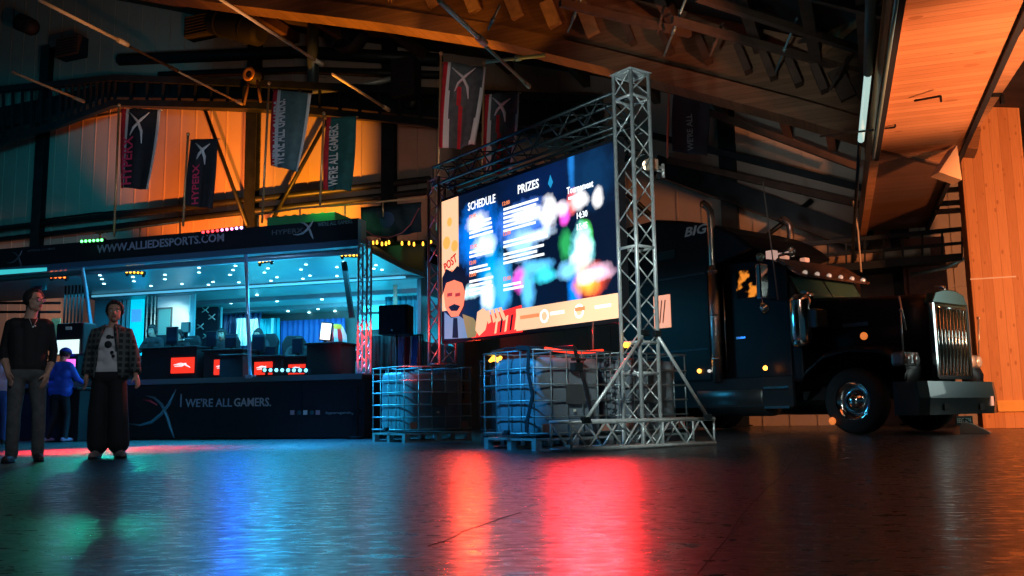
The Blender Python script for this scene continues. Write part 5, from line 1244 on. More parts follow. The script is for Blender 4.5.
# sleeper with curved high roof
y0 = -1.22
pts = [side(px, py, y0) for px, py in ((752, 248), (744, 241), (733, 233), (718, 227), (700, 222.5), (680, 220.5), (655, 219.5))]
xb = -6.15; outline = [(-3.85, .9), (-3.85, pts[0].z-.2)] + [(p.x if p.x < -3.3 else p.x, p.z) for p in pts] + [(xb, pts[-1].z-.02), (xb, .9)]
c = MB(); c.prism(outline, -1.22, 1.22, 1); q('sleeper', c, TP, bevel=.06)
s0 = side(654, 329, -1.24); s1 = side(669.5, 294, -1.24)
sw = q('sleeper_window', MB().b2(s0.x, s1.x, -1.235, -1.215, s0.z, s1.z), mat('sleeper_window', (.5, .3, .2), .3, emit=(1, .42, .25), es=.95), bevel=.02, lab='warmly lit sleeper window')
for k in range(3): MB().bar((s0.x+.08+.08*k, -1.24, s0.z+.1), (s0.x+.14+.09*k, -1.24, s1.z-.1), .02, .01).build('curtain_fold', mat('fold', (.5, .22, .12), .6), sw)
c = MB(); a = side(655, 262, -1.23); b = side(675, 249, -1.23); c.b2(a.x, b.x, -1.235, -1.22, a.z, b.z); q('upper_window', c, mat('upper_window', (.02, .06, .07), .1, spec=1), bevel=.02)
for z_ in (1.5, 2.9): q('trim_line', MB().b2(-5.9, -3.95, -1.235, -1.215, z_, z_+.03), mat('trim_dark', (.03, .04, .06), .3, .5))
p = side(685, 237, -1.225); text('lettering', 'BIG', mat('truck_lettering', (.5, .52, .55), .4), tk, (p.x, -1.235, p.z), .17, side(708, 235, -1.225).x-p.x, shear=.25, bold=.03)
q('side_skirt', MB().b2(-6.1, -2.2, -1.2, -1.14, .45, .95), BLKM)
def dlamp(px, py, m_, y=-1.25, r=.04, x=None):
    p = side(px, py, y); c = MB(); c.lathe([(r, .02), (r, 0), (r*.7, -.02), (0, -.025)], 12, p, (0, 1, 0), smooth=True); q('marker_lamp', c, m_)
dlamp(699, 371, ORANGE_L); dlamp(709, 371, em('lamp_pale', (.8, .75, .7), .8), r=.03); dlamp(713, 371, MATS['lamp_pale'], r=.03); dlamp(765, 368, ORANGE_L)
dlamp(863.5, 336, mat('turn_lens', (.8, .2, .05), .3, emit=(1, .25, .05), es=.7), y=-1.22, r=.06); dlamp(832, 421, MATS['turn_lens'], y=-1.2, r=.06)
c = MB(); a = side(899, 296, -1.0); b = side(906, 330, -1.0); c.tube([a, b], .015, 6); q('fender_rod', c, MATS['marker_rod'])
# pale wedge added for the bright patch at the front tyre
pw_ = at(975, 434, 13.9); pw_.z = 0
t = thing('pale_wedge', 'pale wedge added for a bright floor patch below the number plate', 'chock', pw_, GA+.4)
MB().prism([(-.2, 0), (.22, 0), (.2, .03), (-.05, .16), (-.2, .18)], -.09, .09, 1).build('wedge', mat('wedge_pale', (.6, .85, .82), .4), t, bevel=.008)
MB().tube([(-.15, 0, .17), (-.12, 0, .22), (-.05, 0, .17)], .01, 6).build('handle', DKST, t)
# ================================================================== people
def cap(a, b, ra, rb, reg): return (V(a), V(b), ra, rb, reg)
def lerp(a, b, k): return V(a)*(1-k)+V(b)*k
def hand(w, d, side_, curl, s=1., reg='skin', palm_n=None):
    """palm and five separate bent fingers; w wrist, d direction of the hand, side_ direction towards the thumb"""
    w = V(w); d = V(d).normalized(); t = V(side_); t = (t-d*t.dot(d)).normalized(); n = d.cross(t) if palm_n is None else V(palm_n).normalized()
    out = [cap(w, w+d*.045*s, .026*s, .03*s, reg), cap(w+d*.04*s+t*.018*s, w+d*.085*s+t*.022*s, .02*s, .016*s, reg), cap(w+d*.04*s-t*.018*s, w+d*.08*s-t*.022*s, .02*s, .015*s, reg), cap(w+d*.04*s, w+d*.085*s, .022*s, .017*s, reg)]
    for i, (o, ln) in enumerate(((.03, .07), (.010, .08), (-.010, .074), (-.03, .058))):
        p = w+d*.085*s+t*o*s; dd = d
        for j in range(3):
            dd = (dd + n*curl*(.35+.25*j)).normalized(); q_ = p+dd*ln*s*(.45, .32, .25)[j]
            out.append(cap(p, q_, (.0095-.001*j)*s, (.0088-.001*j)*s, reg)); p = q_
    p = w+d*.025*s+t*.025*s; q_ = p+(t*.7+d*.6+n*.3*curl).normalized()*.045*s; out.append(cap(p, q_, .014*s, .011*s, reg))
    out.append(cap(q_, q_+(t*.35+d*.9+n*.5*curl).normalized()*.035*s, .011*s, .009*s, reg)); return out
def remesh(name, caps, mats, parent, voxel=.009, smooth=6, extra=None):
    c = MB()
    for (a, b, ra, rb, reg) in caps:
        n = 12
        if (b-a).length > 1e-5:
            k = 7; prof = []
            c.tube([a.lerp(b, i/k) for i in range(k+1)], [ra+(rb-ra)*i/k for i in range(k+1)], 16)
        c.ball(a, ra, 16); c.ball(b, rb, 16)
    if extra:
        for rings in extra: c.loft(rings)
    me = bpy.data.meshes.new('tmp'); me.from_pydata(c.v, [], c.f); bm = bmesh.new(); bm.from_mesh(me); bmesh.ops.remove_doubles(bm, verts=bm.verts, dist=1e-6); bmesh.ops.recalc_face_normals(bm, faces=bm.faces); bm.to_mesh(me); bm.free()
    o = bpy.data.objects.new('tmp', me); COL.objects.link(o)
    r = o.modifiers.new('r', 'REMESH'); r.mode = 'VOXEL'; r.voxel_size = voxel; r.use_smooth_shade = True
    s = o.modifiers.new('s', 'SMOOTH'); s.factor = .5; s.iterations = smooth
    bpy.context.view_layer.update()
    m2 = bpy.data.meshes.new_from_object(o.evaluated_get(bpy.context.evaluated_depsgraph_get())); bpy.data.objects.remove(o)
    m2.name = name; m2.materials.clear(); regs = list(mats)
    for g_ in regs: m2.materials.append(mats[g_])
    ce = np.empty(len(m2.polygons)*3); m2.polygons.foreach_get('center', ce); ce = ce.reshape(-1, 3)
    best = np.full(len(ce), 1e9); idx = np.zeros(len(ce), int)
    for (a, b, ra, rb, reg) in caps:
        A = np.array(a); B = np.array(b); ab = B-A; L2 = max(ab.dot(ab), 1e-9); t = np.clip((ce-A).dot(ab)/L2, 0, 1)
        d = np.linalg.norm(ce-(A+t[:, None]*ab), axis=1)-(ra+(rb-ra)*t); k = d < best; best[k] = d[k]; idx[k] = regs.index(reg)
    m2.polygons.foreach_set('material_index', idx.astype(np.int32)); m2.polygons.foreach_set('use_smooth', [True]*len(m2.polygons)); m2.update()
    ob = bpy.data.objects.new(name, m2); COL.objects.link(ob); ob.parent = parent; return ob
SKIN = mat('skin', (.5, .27, .19), .5, var=.06); LIP = mat('lip', (.35, .1, .09), .5); HAIRD = mat('dark_hair', (.012, .01, .01), .6, bump=.8, bscale=90)
EYEW = mat('eye_white', (.7, .7, .7), .2); EYED = mat('eye_iris', (.02, .015, .01), .1)
def head(c, turn, r=1., nod=0.):
    """capsules for head and face; c = centre of skull; turn about z (0 = facing -y)"""
    M = Matrix.Rotation(turn, 3, 'Z') @ Matrix.Rotation(nod, 3, 'X'); c = V(c)
    W = lambda x, y, z: c + M @ V((x*r, y*r, z*r))
    h = [cap(W(0, .012, .035), W(0, .02, .03), .083*r, .085*r, 'skin'), cap(W(0, -.01, .0), W(0, -.02, -.03), .074*r, .066*r, 'skin'), cap(W(0, -.035, -.05), W(0, -.05, -.085), .05*r, .03*r, 'skin'),
         cap(W(-.03, -.015, -.06), W(.03, -.015, -.06), .04*r, .04*r, 'skin'), cap(W(0, -.07, .025), W(0, -.092, .03), .03*r, .012*r, 'skin') if 0 else cap(W(-.035, -.062, .03), W(.035, -.062, .03), .02*r, .02*r, 'skin'),
         cap(W(0, -.08, .018), W(0, -.104, -.022), .01*r, .014*r, 'skin'), cap(W(-.012, -.09, -.026), W(.012, -.09, -.026), .009*r, .009*r, 'skin'),
         cap(W(-.018, -.082, -.052), W(.018, -.082, -.052), .007*r, .007*r, 'lip'), cap(W(-.014, -.08, -.062), W(.014, -.08, -.062), .008*r, .008*r, 'lip')]
    for s_ in (-1, 1): h += [cap(W(s_*.083, .012, .015), W(s_*.088, .016, -.02), .014*r, .01*r, 'skin'), cap(W(s_*.086, .018, .02), W(s_*.092, .022, .0), .01*r, .01*r, 'skin')]
    return h, W, M
def face_bits(t, W, M, r=1., glasses=None, gm=None):
    for s_ in (-1, 1):
        e = MB().ball(W(s_*.031, -.066, .006), .0145*r, 12).build('eye', EYEW, t); MB().ball(W(s_*.031, -.0765, .006), .0068*r, 10).build('iris', EYED, e)
        c = MB(); c.tube([W(s_*.015, -.083, .026), W(s_*.033, -.084, .032), W(s_*.05, -.072, .027)], [.003, .0045, .003], 6); c.build('eyebrow', HAIRD, t)
    if glasses:
        c = MB()
        for s_ in (-1, 1):
            for i in range(14):
                a = 2*math.pi*i/14; b = 2*math.pi*(i+1)/14; P_ = lambda q_: W(s_*(.034+.025*math.cos(q_)), -.094+.01*abs(math.cos(q_)), .006+.02*math.sin(q_)); c.tube([P_(a), P_(b)], .0025, 5)
            c.tube([W(s_*.058, -.084, .01), W(s_*.088, .01, .018)], .0025, 5)
        c.tube([W(-.01, -.096, .01), W(.01, -.096, .01)], .0025, 5); g_ = c.build('glasses', BLK, t)
        c = MB()
        for s_ in (-1, 1):
            vs = [W(s_*(.034+.023*math.cos(q_*.5)), -.093, .006+.018*math.sin(q_*.5)) for q_ in range(13)]; c.add(vs, [tuple(range(13))])
        c.build('lens', gm or GLASSD, g_)
def hair_cap(t, W, M, r=1., m_=None, top=.02, back=-.05, front=.05, vol=.012, seed=1, name='hair'):
    """hair shell over the skull down to a hairline that is high over the face and low at the back"""
    random.seed(seed); N_, K = 36, 12; rows = []
    for k in range(K+1):
        row = []
        for i in range(N_):
            a = 2*math.pi*i/N_; fr_ = math.cos(a)       # 1 = face side
            zlim = front*max(0, fr_)**.7 + (back if fr_ < 0 else back*(1-max(0, fr_))**1.0) if fr_ < .55 else front
            phi_end = math.acos(max(-1, min(1, (zlim-.03)/.1))); phi = .03+(phi_end-.03)*k/K
            rad = .098+vol*(1+.5*math.sin(a*5+seed)+.4*math.sin(a*11+phi*7)+random.uniform(-.3, .3)) - (.016 if k == K else 0)
            row.append(W(math.sin(phi)*math.sin(a)*rad*.95, -math.sin(phi)*math.cos(a)*rad+.012, .03+math.cos(phi)*rad))
        rows.append(row)
    return MB().loft(rows).build(name, m_ or HAIRD, t)
def legs(hipz, pts, pant, shoe, rt=.085, rk=.06, ra=.052, reg='pants'):
    out = []
    for (hip, kn, an, toe) in pts:
        out += [cap(hip, lerp(hip, kn, .5), rt, (rt+rk)/2+.004, reg), cap(lerp(hip, kn, .5), kn, (rt+rk)/2+.004, rk, reg), cap(kn, lerp(kn, an, .35), rk, rk+.002, reg), cap(lerp(kn, an, .35), an, rk+.002, ra, reg)]
        an = V(an); toe = V(toe); d = (toe-an); d.z = 0; L_ = d.length; d.normalize()
        b = V((an.x, an.y, .045)); out += [cap(b-d*.04, b+d*.02, .042, .045, 'shoe'), cap(b+d*.02, b+d*(L_-.02)-V((0, 0, .008)), .045, .035, 'shoe'), cap(b+V((0, 0, .03)), an, .043, .045, 'shoe')]
    return out
def soles(t, pts, m_):
    for (hip, kn, an, toe) in pts:
        an = V(an); toe = V(toe); d = (toe-an); d.z = 0; L_ = d.length; d.normalize(); n = V((-d.y, d.x, 0)); ol = []
        for k in range(16):
            a = 2*math.pi*k/16; ol.append(V((an.x, an.y, 0))+d*(L_*.42+(L_*.5+.06)*math.cos(a)-.01)+n*.046*math.sin(a)*(1+.15*math.cos(a)))
        MB().loft([[p+V((0, 0, .002)) for p in ol], [p+V((0, 0, .024)) for p in ol]]).build('sole', m_, t)
# ---- man in black, hand in pocket, looking to the right
mx_ = at(22, 462, 9.5)
man = thing('person', 'man in a black long-sleeved top, grey jeans and glasses, looking sideways', 'person', (mx_.x, mx_.y, 0), math.radians(28))
H, W, M = head((.03, -.02, 1.685), math.radians(48))
man_legs = [((-.09, 0, .93), (-.10, -.03, .5), (-.10, .0, .09), (-.16, -.2, .03)), ((.09, .01, .93), (.13, -.01, .5), (.14, .04, .09), (.17, -.17, .03))]
cp = H + [cap((.02, .005, 1.6), (.0, .01, 1.5), .056, .062, 'skin')]
cp += [cap((-.14, .01, 1.43), (.14, .01, 1.43), .075, .075, 'shirt'), cap((-.1, .0, 1.34), (-.075, .0, 1.0), .1, .1, 'shirt'), cap((.1, .0, 1.34), (.075, .0, 1.0), .1, .1, 'shirt'), cap((-.08, 0, 1.0), (.08, 0, 1.0), .105, .105, 'shirt'), cap((-.07, 0, .92), (.07, 0, .92), .104, .104, 'pants'), cap((0, 0, 1.0), (0, 0, 1.4), .108, .108, 'shirt')]
cp += [cap((-.18, .01, 1.43), (-.23, .06, 1.17), .055, .044, 'shirt'), cap((-.23, .06, 1.17), (-.22, -.01, 1.07), .043, .038, 'shirt'), cap((-.22, -.01, 1.07), (-.18, -.1, .93), .035, .027, 'skin')]
cp += hand((-.18, -.1, .93), (.35, -.05, -.9), (.5, -.7, .1), .5)
cp += [cap((.18, .01, 1.43), (.24, .05, 1.16), .055, .044, 'shirt'), cap((.24, .05, 1.16), (.23, -.01, 1.04), .043, .038, 'shirt'), cap((.23, -.01, 1.04), (.19, -.08, .92), .035, .027, 'skin')]
cp += hand((.19, -.08, .92), (-.2, -.1, -.95), (-.6, -.7, .1), .4)
cp += legs(.93, man_legs, 0, 0, .09, .066, .06)
remesh('body', cp, {'skin': SKIN, 'lip': LIP, 'shirt': mat('man_top', (.006, .006, .008), .8), 'pants': mat('grey_jeans', (.085, .085, .085), .85, var=.3, scale=12, bump=.3, bscale=25), 'shoe': mat('brown_shoe', (.06, .035, .03), .5)}, man, .0085)
soles(man, man_legs, BLKM); face_bits(man, W, M, glasses=True, gm=mat('red_lens', (.3, .04, .03), .2)); hair_cap(man, W, M, vol=.008, front=.1, back=-.05, seed=3)
p = V((.03, -.115, 1.4)); c = MB(); c.tube([p+V((-.04, .02, .09)), p, p+V((.04, .02, .09))], .002, 5); c.ball(p, .011); c.ball(p+V((.02, 0, .01)), .01); tag(c.build('pendant', WHT, man), 'small white pendant at the neck')
MB().lathe([(.115, .92), (.128, .93), (.128, .96), (.118, .965)], 24, (0, 0, 0)).build('belt', BLKM, man) if 0 else None
# ---- woman in plaid jacket
mx_ = at(106, 457.5, 10.1)
wo = thing('person', 'woman in an open dark plaid jacket, printed white t-shirt and wide black trousers', 'person', (mx_.x, mx_.y, 0), math.radians(8))
H, W, M = head((.03, -.03, 1.62), math.radians(14), .95, 0)
wl = [((-.08, 0, .9), (-.1, -.02, .48), (-.09, .0, .1), (-.1, -.2, .03)), ((.08, 0, .9), (.12, -.04, .48), (.13, -.02, .1), (.24, -.18, .03))]
cp = H + [cap((.02, .0, 1.54), (.0, .01, 1.44), .045, .05, 'skin')]
cp += [cap((-.1, .01, 1.38), (.1, .01, 1.38), .07, .07, 'tee'), cap((-.08, -.01, 1.27), (.08, -.01, 1.27), .1, .1, 'tee'), cap((-.07, 0, 1.12), (.07, 0, 1.12), .095, .095, 'tee'), cap((-.08, 0, .98), (.08, 0, .98), .105, .105, 'tee'), cap((-.08, 0, .89), (.08, 0, .89), .115, .115, 'pants'), cap((0, 0, 1.0), (0, 0, 1.35), .1, .1, 'tee')]
armL = [(-.16, .01, 1.37), (-.23, .04, 1.12), (-.24, -.02, .9)]; armR = [(.16, .01, 1.37), (.24, .04, 1.12), (.29, -.04, .91)]
for A in (armL, armR): cp += [cap(A[0], A[1], .048, .04, 'sleeve'), cap(A[1], A[2], .038, .026, 'skin')]
cp += hand(armL[2], (.0, -.1, -1), (.5, -.8, 0), .5) + hand(armR[2], (.3, -.15, -.9), (-.4, -.8, 0), .8)
for (hip, kn, an, toe) in wl: cp += [cap(hip, kn, .1, .105, 'pants'), cap(kn, (an[0], an[1], .16), .105, .115, 'pants')]
cp += legs(.9, wl, 0, 0, .08, .05, .045)
remesh('body', cp, {'skin': SKIN, 'lip': LIP, 'tee': mat('white_tee', (.6, .58, .6), .8, var=.1), 'sleeve': mat('tee_sleeve', (.03, .03, .03), .8), 'pants': mat('black_trousers', (.006, .007, .01), .85), 'shoe': mat('grey_boot', (.22, .17, .17), .5, var=.2)}, wo, .0085)
soles(wo, wl, BLKM); face_bits(wo, W, M, .95); hair_cap(wo, W, M, .97, vol=.009, front=.098, back=-.07, seed=5)
for (x, z, r) in ((-.0, 1.33, .03), (.035, 1.325, .02), (.0, 1.25, .04), (.045, 1.16, .02), (.06, 1.12, .018)):
    c = MB(); c.ball((x, -.108-(.0 if z < 1.3 else -.012), z), r, 14, (1, .25, 1)); tag(c.build('shirt_print', BLKM, wo), 'black print spot')
# plaid
PL = bpy.data.materials.new('plaid'); PL.use_nodes = True; _n = PL.node_tree.nodes; _l = PL.node_tree.links; _b = _n['Principled BSDF']; _b.inputs['Roughness'].default_value = .85
_t = _n.new('ShaderNodeTexCoord'); _s = _n.new('ShaderNodeSeparateXYZ'); _l.new(_t.outputs['Object'], _s.inputs[0]); acc = None
for ax, sc_ in ((0, 17), (2, 15)):
    m1 = _n.new('ShaderNodeMath'); m1.operation = 'MULTIPLY'; m1.inputs[1].default_value = sc_*1.0; _l.new(_s.outputs[ax], m1.inputs[0]); m2 = _n.new('ShaderNodeMath'); m2.operation = 'FRACT'; _l.new(m1.outputs[0], m2.inputs[0])
    m3 = _n.new('ShaderNodeMath'); m3.operation = 'GREATER_THAN'; m3.inputs[1].default_value = .6; _l.new(m2.outputs[0], m3.inputs[0])
    if acc is None: acc = m3.outputs[0]
    else:
        m4 = _n.new('ShaderNodeMath'); m4.operation = 'ADD'; _l.new(acc, m4.inputs[0]); _l.new(m3.outputs[0], m4.inputs[1]); acc = m4.outputs[0]
_r = _n.new('ShaderNodeValToRGB'); _r.color_ramp.interpolation = 'CONSTANT'; _r.color_ramp.elements[0].color = (.012, .016, .018, 1); _r.color_ramp.elements[1].position = .9; _r.color_ramp.elements[1].color = (.075, .09, .09, 1)
m5 = _n.new('ShaderNodeMath'); m5.operation = 'DIVIDE'; m5.inputs[1].default_value = 2; _l.new(acc, m5.inputs[0]); _r.color_ramp.elements[1].position = .4; _l.new(m5.outputs[0], _r.inputs[0]); _l.new(_r.outputs[0], _b.inputs['Base Color'])
rows = []
for k, (z, rx, ry, gap) in enumerate(((1.47, .075, .07, .75), (1.445, .12, .085, .65), (1.41, .17, .1, .55), (1.35, .195, .12, .5), (1.25, .2, .135, .5), (1.12, .19, .135, .55), (.98, .195, .14, .6), (.88, .205, .145, .65))):
    row = []
    for i in range(33):
        a = gap + (2*math.pi-2*gap)*i/32; row.append(V((rx*math.sin(a)*(1+.02*math.sin(a*9+k)), -ry*math.cos(a)*(1+.03*math.sin(a*7+k)), z)))
    rows.append(row)
jk = MB(); jk.loft(rows, caps=False, closed=False)
for A in (armL, armR):
    a, b, e_ = [V(p) for p in A]; jk.tube([a+V((-a.x*.35, 0, .045)), a+V((0, 0, .02)), a.lerp(b, .2), a.lerp(b, .6), b, b.lerp(e_, .5), b.lerp(e_, .92)], [.03, .058, .064, .06, .055, .05, .046], 14, caps=False)
j = jk.build('jacket', PL, wo, fix=False); so = j.modifiers.new('t', 'SOLIDIFY'); so.thickness = .012; tag(j, 'open dark plaid jacket')
c = MB(); c.tube([(-.055, -.07, 1.46), (-.085, -.125, 1.36), (-.11, -.15, 1.2)], [.018, .022, .014], 8); c.tube([(.055, -.07, 1.46), (.085, -.125, 1.36), (.11, -.15, 1.2)], [.018, .022, .014], 8); c.build('collar', PL, wo)
# ---- person in blue seen from behind, cap, leaning to the station
mx_ = at(58, 439, 16.75)
bl = thing('person', 'person in a bright blue jacket and cap, back turned, playing at the game station', 'person', (mx_.x, mx_.y, 0), math.radians(165))
H, W, M = head((.0, -.08, 1.6), math.radians(0), 1, .25)
bl_legs = [((-.09, 0, .9), (-.13, -.05, .49), (-.16, .02, .09), (-.18, -.18, .03)), ((.09, 0, .9), (.13, -.03, .49), (.2, .06, .09), (.22, -.14, .03))]
cp = H+[cap((0, -.03, 1.52), (0, 0, 1.44), .05, .06, 'skin'), cap((-.13, 0, 1.39), (.13, 0, 1.39), .09, .09, 'coat'), cap((-.12, .01, 1.25), (.12, .01, 1.25), .12, .12, 'coat'), cap((-.11, 0, 1.05), (.11, 0, 1.05), .13, .13, 'coat'), cap((-.11, 0, .94), (.11, 0, .94), .13, .13, 'coat'), cap((-.07, 0, .87), (.07, 0, .87), .11, .11, 'pants'), cap((0, 0, 1.), (0, 0, 1.35), .13, .13, 'coat')]
for s_ in (-1, 1):
    cp += [cap((s_*.19, 0, 1.38), (s_*.3, -.06, 1.16), .07, .055, 'coat'), cap((s_*.3, -.06, 1.16), (s_*.22, -.28, 1.1), .052, .042, 'coat')] + hand((s_*.22, -.28, 1.1), (-s_*.2, -.9, .1), (-s_*.6, 0, .5), .5)
cp += legs(.9, bl_legs, 0, 0, .085, .06, .055)
remesh('body', cp, {'skin': SKIN, 'lip': LIP, 'coat': mat('blue_coat', (.02, .09, .62), .7, emit=(.0, .03, .35), es=.0, var=.1), 'pants': mat('navy_trousers', (.008, .01, .02), .8), 'shoe': mat('violet_shoe', (.4, .3, .5), .5)}, bl, .011)
soles(bl, bl_legs, BLKM); face_bits(bl, W, M); hair_cap(bl, W, M, vol=.006, front=.08, back=-.05, seed=8)
c = MB(); rr = []
for k in range(7):
    ph = math.pi/2*k/6; rr.append([W(math.cos(ph)*.108*math.sin(2*math.pi*i/24), -math.cos(ph)*.115*math.cos(2*math.pi*i/24)+.01, .045+math.sin(ph)*.1) for i in range(24)])
c.loft(rr); c.loft([[W(x, -.1, .05), W(x*1.0, -.2+.5*abs(x), .035), W(x, -.2+.5*abs(x), .03), W(x, -.1, .04)] for x in (-.09, -.05, 0, .05, .09)]); tag(c.build('cap', mat('blue_cap', (.01, .05, .5), .7), bl), 'bright blue cap')
# ---- person at the very edge, pale pink top
mx_ = at(-1, 440, 15.9)
pk = thing('person', 'person in a pale pink top and blue trousers behind the man in black', 'person', (mx_.x-.05, mx_.y, 0), math.radians(200))
H, W, M = head((0, -.03, 1.58), 0, .95)
pk_legs = [((-.08, 0, .88), (-.1, -.02, .48), (-.11, 0, .09), (-.12, -.19, .03)), ((.08, 0, .88), (.1, -.03, .48), (.11, 0, .09), (.13, -.19, .03))]
cp = H+[cap((0, -.01, 1.5), (0, 0, 1.42), .05, .055, 'skin'), cap((-.12, 0, 1.36), (.12, 0, 1.36), .08, .08, 'top'), cap((-.1, 0, 1.2), (.1, 0, 1.2), .11, .11, 'top'), cap((-.09, 0, 1.0), (.09, 0, 1.0), .12, .12, 'top'), cap((-.07, 0, .88), (.07, 0, .88), .11, .11, 'pants'), cap((0, 0, 1.), (0, 0, 1.3), .11, .11, 'top')]
for s_ in (-1, 1): cp += [cap((s_*.18, 0, 1.35), (s_*.25, .02, 1.1), .06, .05, 'top'), cap((s_*.25, .02, 1.1), (s_*.23, -.08, .9), .048, .035, 'top')] + hand((s_*.23, -.08, .9), (0, -.2, -1), (-s_*.4, -.8, 0), .5)
cp += legs(.88, pk_legs, 0, 0, .08, .055, .05)
remesh('body', cp, {'skin': SKIN, 'lip': LIP, 'top': mat('pale_pink_top', (.75, .5, .7), .8), 'pants': mat('blue_trousers', (.03, .08, .3), .8), 'shoe': BLKM}, pk, .012)
soles(pk, pk_legs, BLKM); face_bits(pk, W, M, .95); hair_cap(pk, W, M, .97, vol=.015, front=.07, back=-.11, seed=9)
# ---- seated players behind the desks
def player(px, Y, z_head_px, lab, chl, turn, coat, hairm, phones=True, lean=0.):
    hp = tp(px, z_head_px, Y); s_ = (hp.z-deck)/1.26
    base = TR.w(hp.x, Y+.05, deck); t = thing('person', lab, 'person', base, TR.a+turn, None)
    H, W, M = head((0, -.06+lean, 1.25*s_), 0, .95)
    sc2 = s_; Z = lambda *p: V((p[0], p[1], p[2]*sc2))
    cp = H+[cap(Z(0, -.02+lean, 1.17), Z(0, 0, 1.09), .05, .06, 'skin'), cap(Z(-.13, 0, 1.02), Z(.13, 0, 1.02), .085, .085, 'coat'), cap(Z(-.11, 0, .85), Z(.11, 0, .85), .115, .115, 'coat'), cap(Z(-.1, .02, .62), Z(.1, .02, .62), .12, .12, 'coat'), cap(Z(0, 0, .6), Z(0, 0, 1.), .12, .12, 'coat'), cap(Z(-.08, .02, .52), Z(.08, .02, .52), .12, .12, 'pants')]
    for k in (-1, 1):
        cp += [cap(Z(k*.18, 0, 1.0), Z(k*.26, -.08, .78), .06, .05, 'coat'), cap(Z(k*.26, -.08, .78), Z(k*.17, -.3, .77), .046, .032, 'coat')] + hand(Z(k*.17, -.3, .77), (-k*.2, -1, -.1), (-k*1, 0, .2), .5)
        cp += [cap(Z(k*.09, 0, .5), Z(k*.13, -.4, .5), .085, .062, 'pants'), cap(Z(k*.13, -.4, .5), Z(k*.13, -.42, .1), .06, .045, 'pants'), cap(Z(k*.13, -.4, .05), Z(k*.14, -.55, .045), .04, .035, 'shoe')]
    remesh('body', cp, {'skin': SKIN, 'lip': LIP, 'coat': coat, 'pants': BLKC, 'shoe': BLKM}, t, .013)
    face_bits(t, W, M, .95); hair_cap(t, W, M, .96, m_=hairm, vol=.012, front=.07, back=-.06, seed=int(px))
    if phones:
        c = MB(); c.tube([W(.11*math.cos(a), .01, .03+.125*math.sin(a)) for a in np.linspace(0, math.pi, 9)], .012, 8)
        for k in (-1, 1): c.lathe([(0, -.02), (.04, -.02), (.045, .0), (.035, .02), (0, .022)], 12, W(k*.1, .01, .01), M @ V((1, 0, 0)))
        c.build('headphones', BLK, t)
    ch = thing('gaming_chair', chl, 'chair', TR.w(hp.x, Y+.05, deck), TR.a+turn, 'gaming chairs on the stage')
    MB().b2(-.25, .25, -.25, .22, .38*s_, .44*s_).build('seat', BLKM, ch, bevel=.03); c = MB(); c.loft([[V((-.25*k_, .2+.1*z_, .45*s_+z_)), V((.25*k_, .2+.1*z_, .45*s_+z_)), V((.25*k_, .28+.1*z_, .45*s_+z_)), V((-.25*k_, .28+.1*z_, .45*s_+z_))] for z_, k_ in ((0, .9), (.3, 1), (.5, 1.05), (.62, .75), (.66, .6))], smooth=False); c.build('backrest', BLKM, ch, bevel=.02)
    MB().tube([(0, 0, .06), (0, 0, .38*s_)], .03, 10).build('column', DKST, ch); c = MB()
    for k in range(5): c.bar((0, 0, .07), (math.cos(k*1.257)*.28, math.sin(k*1.257)*.28, .045), .04)
    c.build('base', DKST, ch)
    return t
player(152, 1.55, 331, 'dark-haired player with a headset between the cream posts and the white inner wall', 'dark gaming chair nearest the cream posts', .1, BLKC, HAIRD)
player(180, 1.6, 336, 'player with a headset right before the bright white inner wall', 'dark gaming chair before the bright white inner wall', -.2, BLKC, HAIRD)
player(221.5, 1.6, 335, 'player with headphones below the right edge of the emblem backdrop', 'dark gaming chair below the emblem backdrop', .2, BLKC, HAIRD)
player(258.5, 1.75, 335, 'player right of the tall white post, before the pale sheer curtain', 'dark gaming chair just right of the tall white post', -.1, BLKC, HAIRD)
player(297, 1.8, 343, 'player before the royal blue curtain, facing left', 'dark gaming chair before the royal blue curtain', .8, BLKC, HAIRD, phones=False)
# standing presenter bits: red-white jacket in the big chair
p = tp(348, 376, 1.9)
t = thing('racing_chair', 'red and white racing chair at the right end of the stage behind the lattice post', 'chair', TR.w(p.x-.04, 1.9, deck), TR.a+1.2, 'gaming chairs on the stage')
RW = mat('chair_red', (.7, .03, .04), .5); WW = mat('chair_white', (.8, .82, .82), .5)
MB().b2(-.26, .26, -.26, .24, .42, .5).build('seat', BLK, t, bevel=.03)
def bk(x0, x1, m_, nm):
    MB().loft([[V((x0*k_, .22+.15*z_, .48+z_)), V((x1*k_, .22+.15*z_, .48+z_)), V((x1*k_, .31+.15*z_, .48+z_)), V((x0*k_, .31+.15*z_, .48+z_))] for z_, k_ in ((0, .9), (.35, 1.05), (.6, 1.05), (.75, .8), (.82, .65))], smooth=False).build(nm, m_, t, bevel=.015)
bk(-.27, -.13, RW, 'side_bolster'); bk(-.13, .0, WW, 'backrest'); bk(.0, .13, RW, 'backrest'); bk(.13, .27, WW, 'side_bolster')
tag(MB().b2(-.12, .12, .30, .36, 1.22, 1.34).build('headrest', mat('chair_yellow', (.85, .6, .05), .5), t, bevel=.03), 'yellow headrest')
for s_ in (-1, 1): MB().b2(s_*.3-.04, s_*.3+.04, -.2, .15, .68, .72).build('armrest', WW, t, bevel=.015); MB().b2(s_*.3-.015, s_*.3+.015, -.05, .0, .45, .68).build('arm_post', BLK, t)
MB().tube([(0, 0, .06), (0, 0, .43)], .03, 10).build('column', DKST, t); c = MB()
for k in range(5): c.bar((0, 0, .07), (math.cos(k*1.257)*.3, math.sin(k*1.257)*.3, .045), .04)
c.build('base', DKST, t)
t.scale = (.84, .84, .84)
